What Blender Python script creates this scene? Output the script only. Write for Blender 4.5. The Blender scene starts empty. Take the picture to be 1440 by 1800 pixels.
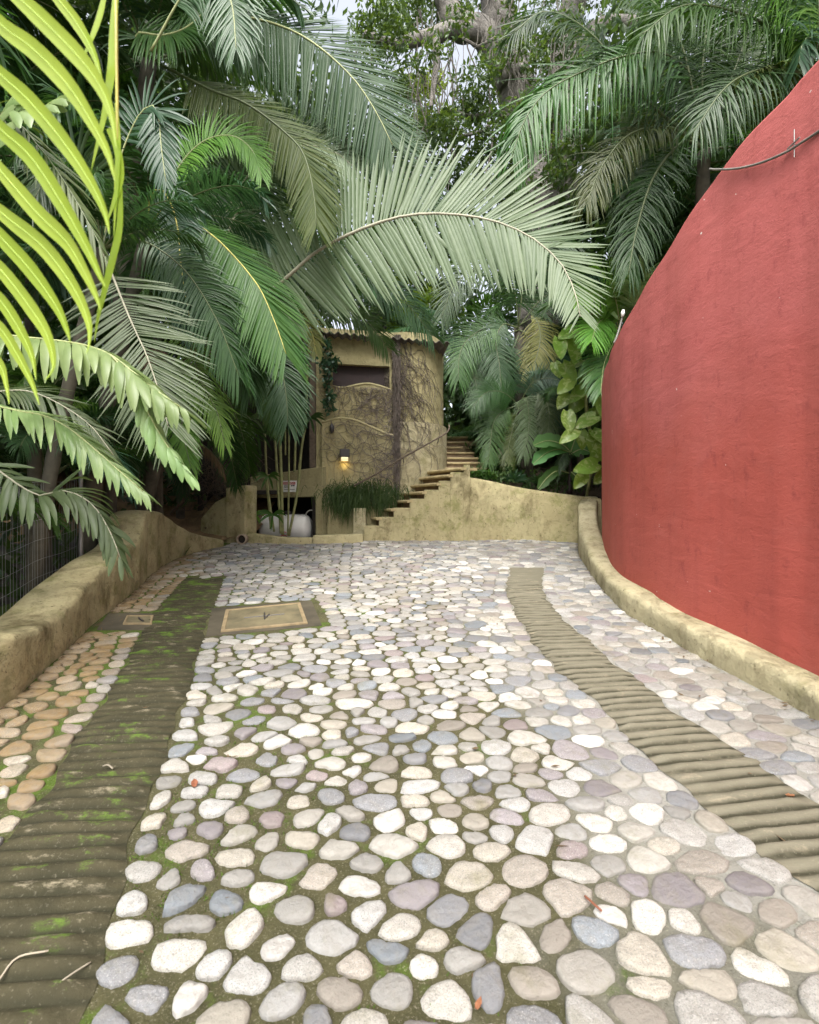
import bpy, math, random
import numpy as np
from mathutils import Vector, Matrix
R = math.radians
random.seed(7); rng = np.random.default_rng(7)
scene = bpy.context.scene
COL = scene.collection

# ------------------------------------------------------------------ camera, sky, sun, exposure
F, HC, SL = 850.0, 1.5, 90/850.0          # focal length in photo pixels, eye height, slope of the drive
cam_d = bpy.data.cameras.new('camera'); cam = bpy.data.objects.new('camera', cam_d); COL.objects.link(cam)
cam.location = (0, 0, HC); cam.rotation_euler = (R(90), 0, 0)
cam_d.sensor_fit = 'VERTICAL'; cam_d.sensor_height = 36; cam_d.sensor_width = 28.8; cam_d.lens = F/1800*36
cam_d.clip_start = 0.02; cam_d.clip_end = 600
cam_d.dof.use_dof = True; cam_d.dof.focus_distance = 5.0; cam_d.dof.aperture_fstop = 4.5
scene.camera = cam
world = bpy.data.worlds.new('World'); scene.world = world; world.use_nodes = True
nt = world.node_tree; bg = nt.nodes['Background']
SUN_EL, SUN_AZ = R(58), R(186)             # azimuth measured clockwise from +Y: behind the camera
sky = nt.nodes.new('ShaderNodeTexSky'); sky.sky_type = 'NISHITA'; sky.sun_disc = False
sky.sun_elevation = SUN_EL; sky.sun_rotation = SUN_AZ; sky.dust_density = 6; sky.air_density = 1.0
hs = nt.nodes.new('ShaderNodeHueSaturation'); hs.inputs['Saturation'].default_value = 0.34
nt.links.new(sky.outputs[0], hs.inputs['Color']); nt.links.new(hs.outputs[0], bg.inputs[0])
bg.inputs[1].default_value = 0.15
sd = bpy.data.lights.new('sun', 'SUN'); sun = bpy.data.objects.new('sun', sd); COL.objects.link(sun)
sd.energy = 0.7; sd.angle = R(30); sd.color = (1, .98, .95)
sdir = Vector((math.sin(SUN_AZ)*math.cos(SUN_EL), math.cos(SUN_AZ)*math.cos(SUN_EL), math.sin(SUN_EL)))
sun.rotation_euler = sdir.to_track_quat('Z', 'Y').to_euler()
scene.view_settings.view_transform = 'Standard'; scene.view_settings.look = 'None'
scene.view_settings.gamma = 1; scene.view_settings.exposure = 1.62
scene.cycles.max_bounces = 6; scene.cycles.transparent_max_bounces = 6
scene.cycles.diffuse_bounces = 4; scene.cycles.use_denoising = True

# ------------------------------------------------------------------ helpers
def P(px, py, Y): return Vector(((px-720)*Y/F, Y, HC-(py-900)*Y/F))
def G(px, py):
    Y = HC*F/(py-810.0); return ((px-720)*Y/F, Y)
def W(x, y, h=0.0): return Vector((x, y, SL*y+h))
def lerp(a, b, t): return a+(b-a)*t
def interp(x, xs, ys): return float(np.interp(x, xs, ys))

def tag(o, label=None, cat=None, group=None, kind=None):
    if label: o['label'] = label
    if cat: o['category'] = cat
    if group: o['group'] = group
    if kind: o['kind'] = kind
    return o
def empty(name, loc, label=None, cat=None, group=None, kind=None):
    o = bpy.data.objects.new(name, None); COL.objects.link(o); o.location = loc; o.empty_display_size = .1
    return tag(o, label, cat, group, kind)
def put(name, mesh, parent=None):
    o = bpy.data.objects.new(name, mesh); COL.objects.link(o)
    if parent is not None:
        o.parent = parent
        if parent.parent is None: o.matrix_parent_inverse = Matrix.Translation(-parent.location)
    return o

class MB:
    def __init__(s): s.v = []; s.f = []; s.m = []
    def add(s, vs, fs, mi=0):
        b = len(s.v); s.v += [tuple(v) for v in vs]; s.f += [tuple(i+b for i in f) for f in fs]; s.m += [mi]*len(fs)
    def quad(s, a, b, c, d, mi=0): s.add([a, b, c, d], [(0, 1, 2, 3)], mi)
    def box(s, c, size, rz=0, mi=0, rot=None):
        hx, hy, hz = size[0]/2, size[1]/2, size[2]/2
        M = rot if rot else Matrix.Rotation(rz, 3, 'Z')
        vs = [Vector(c)+M @ Vector((x*hx, y*hy, z*hz)) for z in (-1, 1) for y in (-1, 1) for x in (-1, 1)]
        s.add(vs, [(0, 2, 3, 1), (4, 5, 7, 6), (0, 1, 5, 4), (2, 6, 7, 3), (0, 4, 6, 2), (1, 3, 7, 5)], mi)
    def prism(s, poly, d, mi=0):            # poly: list of Vectors, d: extrusion vector
        n = len(poly); d = Vector(d)
        vs = [Vector(p) for p in poly]+[Vector(p)+d for p in poly]
        s.add(vs, [tuple(range(n)), tuple(range(2*n-1, n-1, -1))]+[(i, i+n, (i+1) % n+n, (i+1) % n) for i in range(n)], mi)
    def tube(s, pts, r, n=6, mi=0, cap=True):
        pts = [Vector(p) for p in pts]; k = len(pts)
        if k < 2: return
        rs = [r]*k if isinstance(r, (int, float)) else list(r)
        up = None; vs = []
        for i, p in enumerate(pts):
            t = (pts[min(i+1, k-1)]-pts[max(i-1, 0)])
            t = t.normalized() if t.length > 1e-9 else Vector((0, 0, 1))
            if up is None:
                up = t.cross(Vector((0, 0, 1)) if abs(t.z) < .9 else Vector((1, 0, 0))).normalized()
            up = (up-t*up.dot(t)); up = up.normalized() if up.length > 1e-6 else t.orthogonal().normalized()
            w = t.cross(up)
            for j in range(n):
                a = 2*math.pi*j/n; vs.append(p+(up*math.cos(a)+w*math.sin(a))*rs[i])
        fs = [(i*n+j, i*n+(j+1) % n, (i+1)*n+(j+1) % n, (i+1)*n+j) for i in range(k-1) for j in range(n)]
        if cap and n > 2: fs += [tuple(range(n-1, -1, -1)), tuple(range((k-1)*n, k*n))]
        s.add(vs, fs, mi)
    def mesh(s, name, mats, smooth=False, rough=0.0):
        me = bpy.data.meshes.new(name); me.from_pydata(s.v, [], s.f)
        for m in (mats if isinstance(mats, (list, tuple)) else [mats]): me.materials.append(m)
        if any(s.m): me.polygons.foreach_set('material_index', s.m)
        if smooth: me.polygons.foreach_set('use_smooth', [True]*len(s.f))
        me.validate(); me.update(); return me
    def build(s, name, mats, parent=None, smooth=False, bevel=0):
        o = put(name, s.mesh(name, mats, smooth), parent)
        if bevel:
            b = o.modifiers.new('bevel', 'BEVEL'); b.width = bevel; b.segments = 2; b.limit_method = 'ANGLE'
        return o

def np_mesh(name, v, f, mat, smooth=True):
    me = bpy.data.meshes.new(name); me.from_pydata(v.tolist() if hasattr(v, 'tolist') else v, [], f.tolist() if hasattr(f, 'tolist') else f)
    me.materials.append(mat)
    if smooth: me.polygons.foreach_set('use_smooth', [True]*len(me.polygons))
    me.update(); return me

def spline(pts, n):
    p = np.array([list(q) for q in pts], float); k = len(p)
    pp = np.vstack([2*p[0]-p[1], p, 2*p[-1]-p[-2]]); out = []
    for i in range(k-1):
        a, b, c, d = pp[i:i+4]
        for t in np.linspace(0, 1, 16, endpoint=False):
            out.append(.5*((2*b)+(-a+c)*t+(2*a-5*b+4*c-d)*t*t+(-a+3*b-3*c+d)*t**3))
    out.append(p[-1]); out = np.array(out)
    L = np.concatenate([[0], np.cumsum(np.linalg.norm(np.diff(out, axis=0), axis=1))])
    s = np.linspace(0, L[-1], n)
    return np.stack([np.interp(s, L, out[:, j]) for j in range(out.shape[1])], 1)

# ------------------------------------------------------------------ materials
def new_mat(name):
    m = bpy.data.materials.new(name); m.use_nodes = True
    n = m.node_tree.nodes; return m, n, m.node_tree.links, n['Principled BSDF']
def nd(n, t, **kw):
    x = n.new('ShaderNode'+t)
    for k, v in kw.items():
        if k in x.inputs: x.inputs[k].default_value = v
        else: setattr(x, k, v)
    return x
def ramp(n, stops, interp_='LINEAR'):
    r = n.new('ShaderNodeValToRGB'); e = r.color_ramp; e.interpolation = interp_
    while len(e.elements) < len(stops): e.elements.new(.5)
    for el, (p, c) in zip(e.elements, stops):
        el.position = p; el.color = (*c, 1) if len(c) == 3 else c
    return r
def mixc(n, l, fac, a, b, mode='MIX'):
    m = n.new('ShaderNodeMix'); m.data_type = 'RGBA'; m.blend_type = mode
    for sock, val in ((m.inputs[0], fac), (m.inputs[6], a), (m.inputs[7], b)):
        if hasattr(val, 'is_linked'): l.new(val, sock)
        else: sock.default_value = val if isinstance(val, float) else ((*val, 1) if len(val) == 3 else val)
    return m.outputs[2]
def noise(n, l, co, scale, detail=6, rough=.6, dist=0):
    x = nd(n, 'TexNoise', Scale=scale, Detail=detail, Roughness=rough, Distortion=dist)
    if co: l.new(co, x.inputs['Vector'])
    return x.outputs[0]
def mrange(n, l, v, a, b, c=0.0, d=1.0):
    m = n.new('ShaderNodeMapRange'); l.new(v, m.inputs[0])
    for i, x in enumerate((a, b, c, d)): m.inputs[i+1].default_value = x
    return m.outputs[0]
def bump(n, l, b, h, strength, dist=.01, prev=None):
    x = nd(n, 'Bump', Strength=strength, Distance=dist); l.new(h, x.inputs['Height'])
    if prev: l.new(prev, x.inputs['Normal'])
    if b: l.new(x.outputs[0], b.inputs['Normal'])
    return x.outputs[0]
def coords(n, l, scale=None):
    tc = n.new('ShaderNodeNewGeometry').outputs['Position']
    if scale:
        mp = n.new('ShaderNodeMapping'); mp.inputs['Scale'].default_value = scale; l.new(tc, mp.inputs[0]); tc = mp.outputs[0]
    return tc
def simple(name, col, rough=.6, metal=0, var=.25, scale=8, bmp=.2, bd=.004):
    m, n, l, b = new_mat(name); co = coords(n, l)
    f = noise(n, l, co, scale); d = tuple(c*(1-var) for c in col); u = tuple(min(1, c*(1+var)) for c in col)
    r = ramp(n, [(.3, d), (.7, u)]); l.new(f, r.inputs[0]); l.new(r.outputs[0], b.inputs['Base Color'])
    b.inputs['Roughness'].default_value = rough; b.inputs['Metallic'].default_value = metal
    if bmp: bump(n, l, b, noise(n, l, co, scale*6), bmp, bd)
    return m
def plaster(name, base, light, dirt, moss, dirt_amt=.5, sc=1.0, crack=True):
    m, n, l, b = new_mat(name); co = coords(n, l)
    c = mixc(n, l, mrange(n, l, noise(n, l, co, 1.3*sc, 5), .35, .7), base, light)
    st = coords(n, l, (1.7, 1.7, 1.0))
    c = mixc(n, l, mrange(n, l, noise(n, l, st, 2.0*sc, 8, .7), .49, .68, 0, dirt_amt), c, dirt)
    c = mixc(n, l, mrange(n, l, noise(n, l, co, 2.6*sc, 9, .75), .51, .64, 0, dirt_amt*.9), c, moss)
    c = mixc(n, l, mrange(n, l, noise(n, l, co, 22, 4, .7), .58, .72, 0, dirt_amt*.9), c, tuple(x*.45 for x in dirt))
    l.new(c, b.inputs['Base Color']); b.inputs['Roughness'].default_value = .9
    b.inputs['Specular IOR Level'].default_value = .15
    b0 = bump(n, l, None, mrange(n, l, noise(n, l, co, 5, 9, .8, .6), .42, .5), .6, .012)
    b1 = bump(n, l, None, noise(n, l, co, 7, 6), .7, .03, b0)
    bump(n, l, b, noise(n, l, co, 55, 5, .7), .6, .008, b1)
    return m
def leaf(name, c1, c2, rough=.42, transl=.3, tcol=None, tip=None, spot=0):
    m, n, l, b = new_mat(name)
    geo = n.new('ShaderNodeNewGeometry'); oi = n.new('ShaderNodeObjectInfo')
    r = mixc(n, l, geo.outputs['Random Per Island'], c1, c2)
    hv = nd(n, 'HueSaturation'); l.new(mrange(n, l, oi.outputs['Random'], 0, 1, .8, 1.2), hv.inputs['Value'])
    l.new(mrange(n, l, oi.outputs['Random'], 0, 1, .485, .515), hv.inputs['Hue']); l.new(r, hv.inputs['Color'])
    c = hv.outputs[0]
    sp = noise(n, l, geo.outputs['Position'], 14, 4)
    c = mixc(n, l, mrange(n, l, sp, .4, .7, 0, .35), c, tuple(x*.6 for x in c1))
    if spot:
        s2 = noise(n, l, geo.outputs['Position'], spot, 3, .6, 1.5)
        c = mixc(n, l, mrange(n, l, s2, .52, .6, 0, .85), c, tip)
    l.new(c, b.inputs['Base Color']); b.inputs['Roughness'].default_value = rough
    b.inputs['Specular IOR Level'].default_value = .30
    tr = n.new('ShaderNodeBsdfTranslucent'); tg = mixc(n, l, .6, c, tcol or (c2[0]*1.7, c2[1]*2.0, c2[2]*.7)); l.new(tg, tr.inputs[0])
    mx = n.new('ShaderNodeMixShader'); mx.inputs[0].default_value = transl
    l.new(b.outputs[0], mx.inputs[1]); l.new(tr.outputs[0], mx.inputs[2])
    l.new(mx.outputs[0], n['Material Output'].inputs[0])
    return m

M = {}
OCH, OCHL, DRT, MOS = (.37, .322, .175), (.46, .41, .24), (.13, .105, .05), (.21, .21, .075)
M['wall'] = plaster('ochre_plaster', OCH, OCHL, DRT, MOS, .85)
M['wallclean'] = plaster('ochre_plaster_clean', (.35, .31, .165), (.41, .365, .205), (.19, .155, .085), (.24, .225, .10), .5)
M['cream'] = plaster('pale_plaster', (.39, .345, .21), (.49, .445, .295), (.16, .13, .065), (.21, .2, .08), .75)
def red_plaster():
    m, n, l, b = new_mat('red_plaster'); co = coords(n, l)
    c = mixc(n, l, mrange(n, l, noise(n, l, co, .7, 4), .35, .68), (.39, .084, .064), (.435, .104, .083))
    z = n.new('ShaderNodeSeparateXYZ'); l.new(co, z.inputs[0])
    old = mixc(n, l, noise(n, l, co, 2.5, 8, .7), (.38, .088, .083), (.51, .155, .145))
    wv = n.new('ShaderNodeMath'); wv.operation = 'ADD'; l.new(z.outputs[2], wv.inputs[0])
    l.new(mrange(n, l, noise(n, l, co, .9, 4), 0, 1, -.9, .9), wv.inputs[1])
    c = mixc(n, l, mrange(n, l, wv.outputs[0], 1.9, 2.7, 0, .8), c, old)
    sp = noise(n, l, coords(n, l, (1, 1, .6)), 9, 8, .75)
    c = mixc(n, l, mrange(n, l, sp, .55, .7, 0, .6), c, (.22, .045, .045))
    c = mixc(n, l, mrange(n, l, noise(n, l, coords(n, l, (3, 3, .22)), 2.2, 6, .6), .5, .72, 0, .4), c, (.29, .066, .055))
    c = mixc(n, l, mrange(n, l, noise(n, l, co, 1.6, 9, .7), .5, .66, 0, .3), c, (.44, .13, .11))
    fl = noise(n, l, co, 26, 3, .5); c = mixc(n, l, mrange(n, l, fl, .765, .775), c, (.7, .6, .55))
    l.new(c, b.inputs['Base Color']); b.inputs['Roughness'].default_value = .75; b.inputs['Specular IOR Level'].default_value = .2
    b1 = bump(n, l, None, noise(n, l, coords(n, l, (1, .6, 1.5)), 3.0, 6, .55, .3), .42, .04)
    b2 = bump(n, l, None, noise(n, l, coords(n, l, (1, 1, 1.5)), 34, 6, .75), .7, .007, b1)
    bump(n, l, b, noise(n, l, co, 110, 3, .6), .25, .003, b2)
    return m
M['red'] = red_plaster()
def mortar():
    m, n, l, b = new_mat('mossy_mortar'); co = coords(n, l); s = n.new('ShaderNodeSeparateXYZ'); l.new(co, s.inputs[0])
    c = mixc(n, l, mrange(n, l, noise(n, l, co, 6, 8, .7), .3, .7), (.048, .047, .021), (.105, .097, .047))
    # pale clean grout towards the right-hand kerb and the middle of the drive
    a = n.new('ShaderNodeMath'); a.operation = 'ADD'; l.new(s.outputs[0], a.inputs[0]); l.new(mrange(n, l, noise(n, l, co, 1.1, 4), 0, 1, -1.6, 1.6), a.inputs[1])
    c = mixc(n, l, mrange(n, l, a.outputs[0], .35, 1.3), c, mixc(n, l, noise(n, l, co, 9, 6), (.235, .23, .195), (.36, .355, .32)))
    # moss, mostly on the shady left
    q = n.new('ShaderNodeMath'); q.operation = 'MULTIPLY_ADD'; l.new(s.outputs[0], q.inputs[0]); q.inputs[1].default_value = -.044; l.new(noise(n, l, co, 3.4, 9, .72), q.inputs[2])
    c = mixc(n, l, mrange(n, l, q.outputs[0], .56, .66), c, mixc(n, l, noise(n, l, co, 30, 3), (.05, .085, .012), (.095, .145, .02)))
    c = mixc(n, l, mrange(n, l, noise(n, l, co, 130, 3, .7), .56, .68, 0, .45), c, (.36, .33, .25))
    c = mixc(n, l, mrange(n, l, noise(n, l, co, 95, 4, .7), .56, .7, 0, .5), c, (.035, .032, .016))
    l.new(c, b.inputs['Base Color']); b.inputs['Roughness'].default_value = .92; b.inputs['Specular IOR Level'].default_value = .15
    b1 = bump(n, l, None, noise(n, l, co, 14, 8, .7), .9, .03); bump(n, l, b, noise(n, l, co, 110, 5, .75), .9, .007, b1)
    return m
M['mortar'] = mortar()
def stones():
    m, n, l, b = new_mat('river_stones'); geo = n.new('ShaderNodeNewGeometry'); co = geo.outputs['Position']
    rnd = geo.outputs['Random Per Island']
    pal = ramp(n, [(0, (.42, .40, .34)), (.11, (.36, .325, .25)), (.22, (.275, .265, .235)), (.36, (.19, .195, .202)), (.46, (.33, .31, .262)),
                   (.57, (.225, .20, .205)), (.65, (.27, .235, .185)), (.72, (.17, .195, .213)), (.79, (.33, .325, .30)), (.90, (.245, .192, .185)), (.93, (.52, .50, .45))], 'CONSTANT')
    l.new(rnd, pal.inputs[0])
    wn = n.new('ShaderNodeTexWhiteNoise'); wn.noise_dimensions = '1D'; l.new(rnd, wn.inputs['W'])
    hv = nd(n, 'HueSaturation', Saturation=.78); l.new(mrange(n, l, wn.outputs[0], 0, 1, .7, 1.2), hv.inputs['Value']); l.new(pal.outputs[0], hv.inputs['Color'])
    c = hv.outputs[0]
    s = n.new('ShaderNodeSeparateXYZ'); l.new(co, s.inputs[0])
    # rust-tinted stones beside the left wall
    k0 = n.new('ShaderNodeMath'); k0.operation = 'MULTIPLY_ADD'; l.new(s.outputs[1], k0.inputs[0]); k0.inputs[1].default_value = .30; l.new(s.outputs[0], k0.inputs[2])
    k = n.new('ShaderNodeMath'); k.operation = 'ADD'; l.new(k0.outputs[0], k.inputs[0]); l.new(mrange(n, l, wn.outputs[0], 0, 1, -.25, .25), k.inputs[1])
    c = mixc(n, l, mrange(n, l, k.outputs[0], -1.3, -.75, .9, 0), c, mixc(n, l, wn.outputs[0], (.20, .13, .05), (.30, .205, .09)))
    # mineral speckle and wear
    off = n.new('ShaderNodeVectorMath'); off.operation = 'SCALE'; l.new(wn.outputs[1], off.inputs[0]); off.inputs[3].default_value = 40
    ad = n.new('ShaderNodeVectorMath'); l.new(co, ad.inputs[0]); l.new(off.outputs[0], ad.inputs[1])
    pc = ad.outputs[0]
    c = mixc(n, l, mrange(n, l, noise(n, l, pc, 15, 7, .7, 1.2), .42, .64, 0, .45), c, tuple([.20, .185, .155]))
    gr = n.new('ShaderNodeMath'); gr.operation = 'GREATER_THAN'; l.new(wn.outputs[0], gr.inputs[0]); gr.inputs[1].default_value = .45
    sp = n.new('ShaderNodeMath'); sp.operation = 'MULTIPLY'; l.new(gr.outputs[0], sp.inputs[0]); l.new(mrange(n, l, noise(n, l, pc, 240, 2, .5), .55, .62, 0, .5), sp.inputs[1])
    c = mixc(n, l, sp.outputs[0], c, (.11, .11, .11))
    sp2 = n.new('ShaderNodeMath'); sp2.operation = 'MULTIPLY'; l.new(gr.outputs[0], sp2.inputs[0]); l.new(mrange(n, l, noise(n, l, pc, 200, 2, .5), .6, .66, 0, .5), sp2.inputs[1])
    c = mixc(n, l, sp2.outputs[0], c, (.42, .41, .38))
    c = mixc(n, l, mrange(n, l, noise(n, l, co, 5, 7, .7), .55, .72, 0, .55), c, (.14, .13, .06))
    l.new(c, b.inputs['Base Color']); b.inputs['Roughness'].default_value = .62; b.inputs['Specular IOR Level'].default_value = .35
    b1 = bump(n, l, None, noise(n, l, pc, 20, 7, .7), .8, .02); bump(n, l, b, noise(n, l, pc, 150, 4, .75), .55, .003, b1)
    return m
M['stones'] = stones()
def track():
    m, n, l, b = new_mat('ribbed_concrete'); co = coords(n, l); s = n.new('ShaderNodeSeparateXYZ'); l.new(co, s.inputs[0])
    c = mixc(n, l, mrange(n, l, noise(n, l, co, 4, 8, .7), .3, .7), (.024, .022, .010), (.06, .052, .027))
    c = mixc(n, l, mrange(n, l, s.outputs[0], -.2, 1.2), c, mixc(n, l, noise(n, l, coords(n, l, (.4, 2, 1)), 8, 7), (.105, .096, .062), (.20, .186, .138)))
    c = mixc(n, l, mrange(n, l, noise(n, l, coords(n, l, (.7, 2, 1)), 9, 8, .75), .57, .7, 0, .8), c, (.30, .26, .18))
    q = n.new('ShaderNodeMath'); q.operation = 'MULTIPLY_ADD'; l.new(s.outputs[0], q.inputs[0]); q.inputs[1].default_value = -.045; l.new(noise(n, l, coords(n, l, (.8, 1.8, 1)), 4.5, 9, .75), q.inputs[2])
    c = mixc(n, l, mrange(n, l, q.outputs[0], .62, .70, 0, .9), c, (.08, .14, .015))
    at = n.new('ShaderNodeAttribute'); at.attribute_name = 'groove'
    c = mixc(n, l, mrange(n, l, at.outputs['Fac'], 0, .8, 0, .92), c, (.024, .023, .011))
    c = mixc(n, l, mrange(n, l, noise(n, l, co, 90, 3, .6), .6, .72, 0, .22), c, (.30, .27, .2))
    l.new(c, b.inputs['Base Color']); b.inputs['Roughness'].default_value = .85; b.inputs['Specular IOR Level'].default_value = .25
    b1 = bump(n, l, None, noise(n, l, co, 15, 6), .6, .015); bump(n, l, b, noise(n, l, co, 100, 4, .7), .5, .004, b1)
    return m
M['track'] = track()
M['concrete'] = simple('dark_concrete', (.062, .052, .032), .8, var=.35, scale=5, bmp=.4)
M['frame'] = simple('rusty_frame', (.23, .175, .095), .7, var=.3, scale=10)
M['lid'] = simple('weathered_lid', (.13, .11, .06), .75, var=.4, scale=5)
M['iron'] = simple('dark_iron', (.05, .045, .045), .5, .3)
M['soil'] = simple('dark_soil', (.075, .055, .033), .95, var=.6, scale=4, bmp=.8, bd=.03)
M['bank'] = simple('brown_earth', (.19, .125, .06), .95, var=.5, scale=4, bmp=.9, bd=.04)
M['ground'] = simple('forest_floor', (.05, .045, .025), .95, var=.5, scale=3, bmp=.6, bd=.03)
M['hill'] = simple('wooded_slope', (.02, .035, .012), .95, var=.5, scale=.6, bmp=.5)
M['bark'] = simple('palm_bark', (.075, .068, .048), .9, var=.45, scale=6, bmp=.6)
M['ficus'] = simple('ficus_bark', (.19, .175, .155), .85, var=.5, scale=3.5, bmp=.9, bd=.04)
M['cane'] = simple('green_cane', (.19, .20, .075), .5, var=.4, scale=9)
M['twig'] = simple('dry_twig', (.10, .075, .05), .9, var=.4, scale=20, bmp=0)
M['root'] = simple('hanging_root', (.15, .135, .115), .9, var=.4, scale=12, bmp=0)
M['vine'] = simple('bare_vine', (.15, .125, .105), .9, var=.45, scale=12, bmp=0)
M['roof'] = simple('fibre_cement', (.11, .10, .085), .85, var=.4, scale=6)
M['darkwood'] = simple('dark_brown_paint', (.022, .010, .009), .6, var=.3)
M['wood'] = simple('old_wood_post', (.10, .075, .05), .8, var=.4, scale=14)
M['dark'] = simple('interior_shade', (.03, .025, .02), .9)  # shade of the recess, niche and pipe hollow put into the colour
M['nosing'] = simple('step_nosing', (.36, .29, .15), .8, var=.3, scale=10)
M['riser'] = simple('step_riser', (.20, .14, .08), .85, var=.3, scale=8)
M['white'] = simple('white_paint', (.78, .78, .74), .45, var=.07, scale=5, bmp=.05)
M['tank'] = simple('tank_white', (.74, .73, .68), .4, var=.12, scale=4, bmp=.05)
M['redink'] = simple('sign_red', (.45, .05, .05), .5, var=.05, bmp=0)
M['ink'] = simple('sign_black', (.02, .02, .02), .5, var=.05, bmp=0)
M['cable'] = simple('grey_cable', (.16, .15, .13), .6, var=.3)
M['wire'] = simple('galvanised_wire', (.30, .30, .29), .5, .6, bmp=0)
M['pipe'] = simple('clay_pipe', (.35, .28, .2), .8, var=.3)
M['hose'] = simple('pale_hose', (.55, .53, .46), .5, bmp=0)
def emit(name, col, st):
    m, n, l, b = new_mat(name); b.inputs['Emission Color'].default_value = (*col, 1); b.inputs['Emission Strength'].default_value = st
    b.inputs['Base Color'].default_value = (.8, .75, .5, 1); return m
M['bulb'] = emit('lamp_glow', (1, .85, .5), .55)
# foliage
M['hero'] = leaf('leaf_pale_grey_green', (.125, .195, .095), (.205, .28, .155), .36, .36, (.36, .50, .2))
M['blue'] = leaf('leaf_blue_green', (.03, .082, .03), (.07, .132, .056), .36, .3)
M['olive'] = leaf('leaf_olive', (.045, .072, .012), (.088, .112, .025), .4, .3)
M['mid'] = leaf('leaf_mid_green', (.03, .085, .016), (.066, .138, .028), .38, .3)
M['bright'] = leaf('leaf_bright_green', (.09, .20, .03), (.16, .30, .05), .4, .4)
M['dark_leaf'] = leaf('leaf_dark_green', (.02, .055, .014), (.045, .095, .026), .4, .25)
M['teal'] = leaf('leaf_teal', (.028, .075, .04), (.05, .105, .052), .36, .25)
M['grey'] = leaf('leaf_grey_green', (.065, .10, .04), (.112, .15, .072), .42, .25)
M['pale'] = leaf('leaf_pale_lime', (.17, .265, .09), (.29, .385, .165), .33, .35, (.42, .56, .2))
M['lime'] = leaf('leaf_yellow_green', (.30, .46, .05), (.42, .58, .09), .33, .45, (.52, .76, .08))
M['yellow'] = leaf('leaf_yellowing', (.13, .15, .035), (.22, .21, .06), .45, .3)
M['dead'] = leaf('leaf_dry_brown', (.11, .075, .04), (.17, .125, .07), .8, .15, (.2, .12, .05))
M['ficusleaf'] = leaf('leaf_ficus', (.03, .06, .02), (.08, .13, .03), .35, .3, (.22, .34, .03))
M['farleaf'] = leaf('leaf_far_forest', (.022, .045, .014), (.055, .09, .025), .5, .3, (.14, .24, .03))
M['sunleaf'] = leaf('leaf_sunlit', (.14, .24, .02), (.24, .34, .04), .45, .45, (.40, .55, .05))
M['pothos'] = leaf('leaf_variegated', (.12, .225, .03), (.21, .32, .06), .32, .34, (.38, .56, .07), (.36, .42, .16), 7)
M['banana'] = leaf('leaf_banana', (.075, .18, .055), (.11, .225, .08), .35, .3)
M['fern'] = leaf('leaf_fern', (.022, .05, .012), (.075, .13, .035), .5, .3)
M['rachis'] = simple('leaf_stalk', (.30, .33, .14), .5, var=.2, bmp=0)
M['rachisd'] = simple('leaf_stalk_dark', (.095, .12, .045), .5, var=.2, bmp=0)
M['rachisg'] = simple('leaf_stalk_grey', (.32, .31, .22), .6, var=.2, bmp=0)
M['rachisy'] = simple('leaf_stalk_yellow', (.42, .38, .08), .5, var=.35, scale=20, bmp=0)

# ------------------------------------------------------------------ terrain and sky-line
LW = [(-3.0, -2.25, .42), (-1.0, -2.30, .42), (1.5, -2.36, .42), (2.9, -2.47, .42), (3.31, -2.57, .35), (3.75, -2.69, .33), (4.32, -2.87, .405), (4.9, -3.0, .49),
      (5.43, -3.13, .51), (5.7, -3.2, .56), (5.95, -3.27, .72), (6.22, -3.36, .84), (6.7, -3.47, .80), (7.08, -3.54, .70), (7.5, -3.55, .49), (7.97, -3.47, .29), (8.45, -3.25, .12)]
RK = [(-3, 2.40, .18), (1.0, 2.38, .17), (2.77, 2.35, .17), (3.2, 2.29, .18), (3.47, 2.24, .19), (3.79, 2.20, .19), (4.14, 2.19, .18), (4.47, 2.15, .20), (4.74, 2.12, .22),
      (5.62, 2.24, .20), (6.5, 2.42, .25), (7.3, 2.60, .36), (7.9, 2.76, .50), (8.4, 2.93, .66), (8.9, 3.15, .84)]
RW = [(-3, 2.62, 4.05), (1.5, 2.58, 4.05), (2.97, 2.52, 3.98), (3.18, 2.49, 3.93), (3.59, 2.45, 3.86), (3.99, 2.40, 3.67), (4.42, 2.36, 3.44), (4.87, 2.35, 3.25), (5.34, 2.38, 3.04), (6.0, 2.50, 2.88),
      (6.9, 2.77, 2.74), (7.6, 3.04, 2.5), (8.3, 3.5, 2.2), (9, 4.1, 2.0), (10, 5.2, 1.8)]
def lx(y): return interp(y, [a[0] for a in LW], [a[1] for a in LW])
def rx(y): return interp(y, [a[0] for a in RK], [a[1] for a in RK])

def grid_mesh(name, xs, ys, zf, mat, kind='structure', smooth=True, parent=None):
    nx, ny = len(xs), len(ys)
    v = [(x, y, zf(x, y)) for y in ys for x in xs]
    f = [(j*nx+i, j*nx+i+1, (j+1)*nx+i+1, (j+1)*nx+i) for j in range(ny-1) for i in range(nx-1)]
    o = put(name, np_mesh(name, v, f, mat, smooth), parent)
    if kind: o['kind'] = kind
    return o
def gz(x, y):
    z = SL*max(-30, min(y, 14))-.12
    if x < -3.6: z += -.05
    if abs(x) > 14: z += (abs(x)-14)*.0
    return z
grid_mesh('ground', [-150, -60, -30, -14, -9, -6, -5, -4, -3, -1, 1, 3, 4, 6, 9, 14, 30, 60, 150], [-150, -60, -30, -15, -8, -4, 0, 3, 6, 9, 12, 14, 20, 40, 80, 150], gz, M['ground'])
def hz(x, y): return 1.0+7.5*max(0, min(1, (y-15)/16))+.5*math.sin(x*.6+y*.3)
grid_mesh('hill', np.linspace(-34, 34, 30), np.linspace(15, 42, 14), hz, M['hill'])
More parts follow.
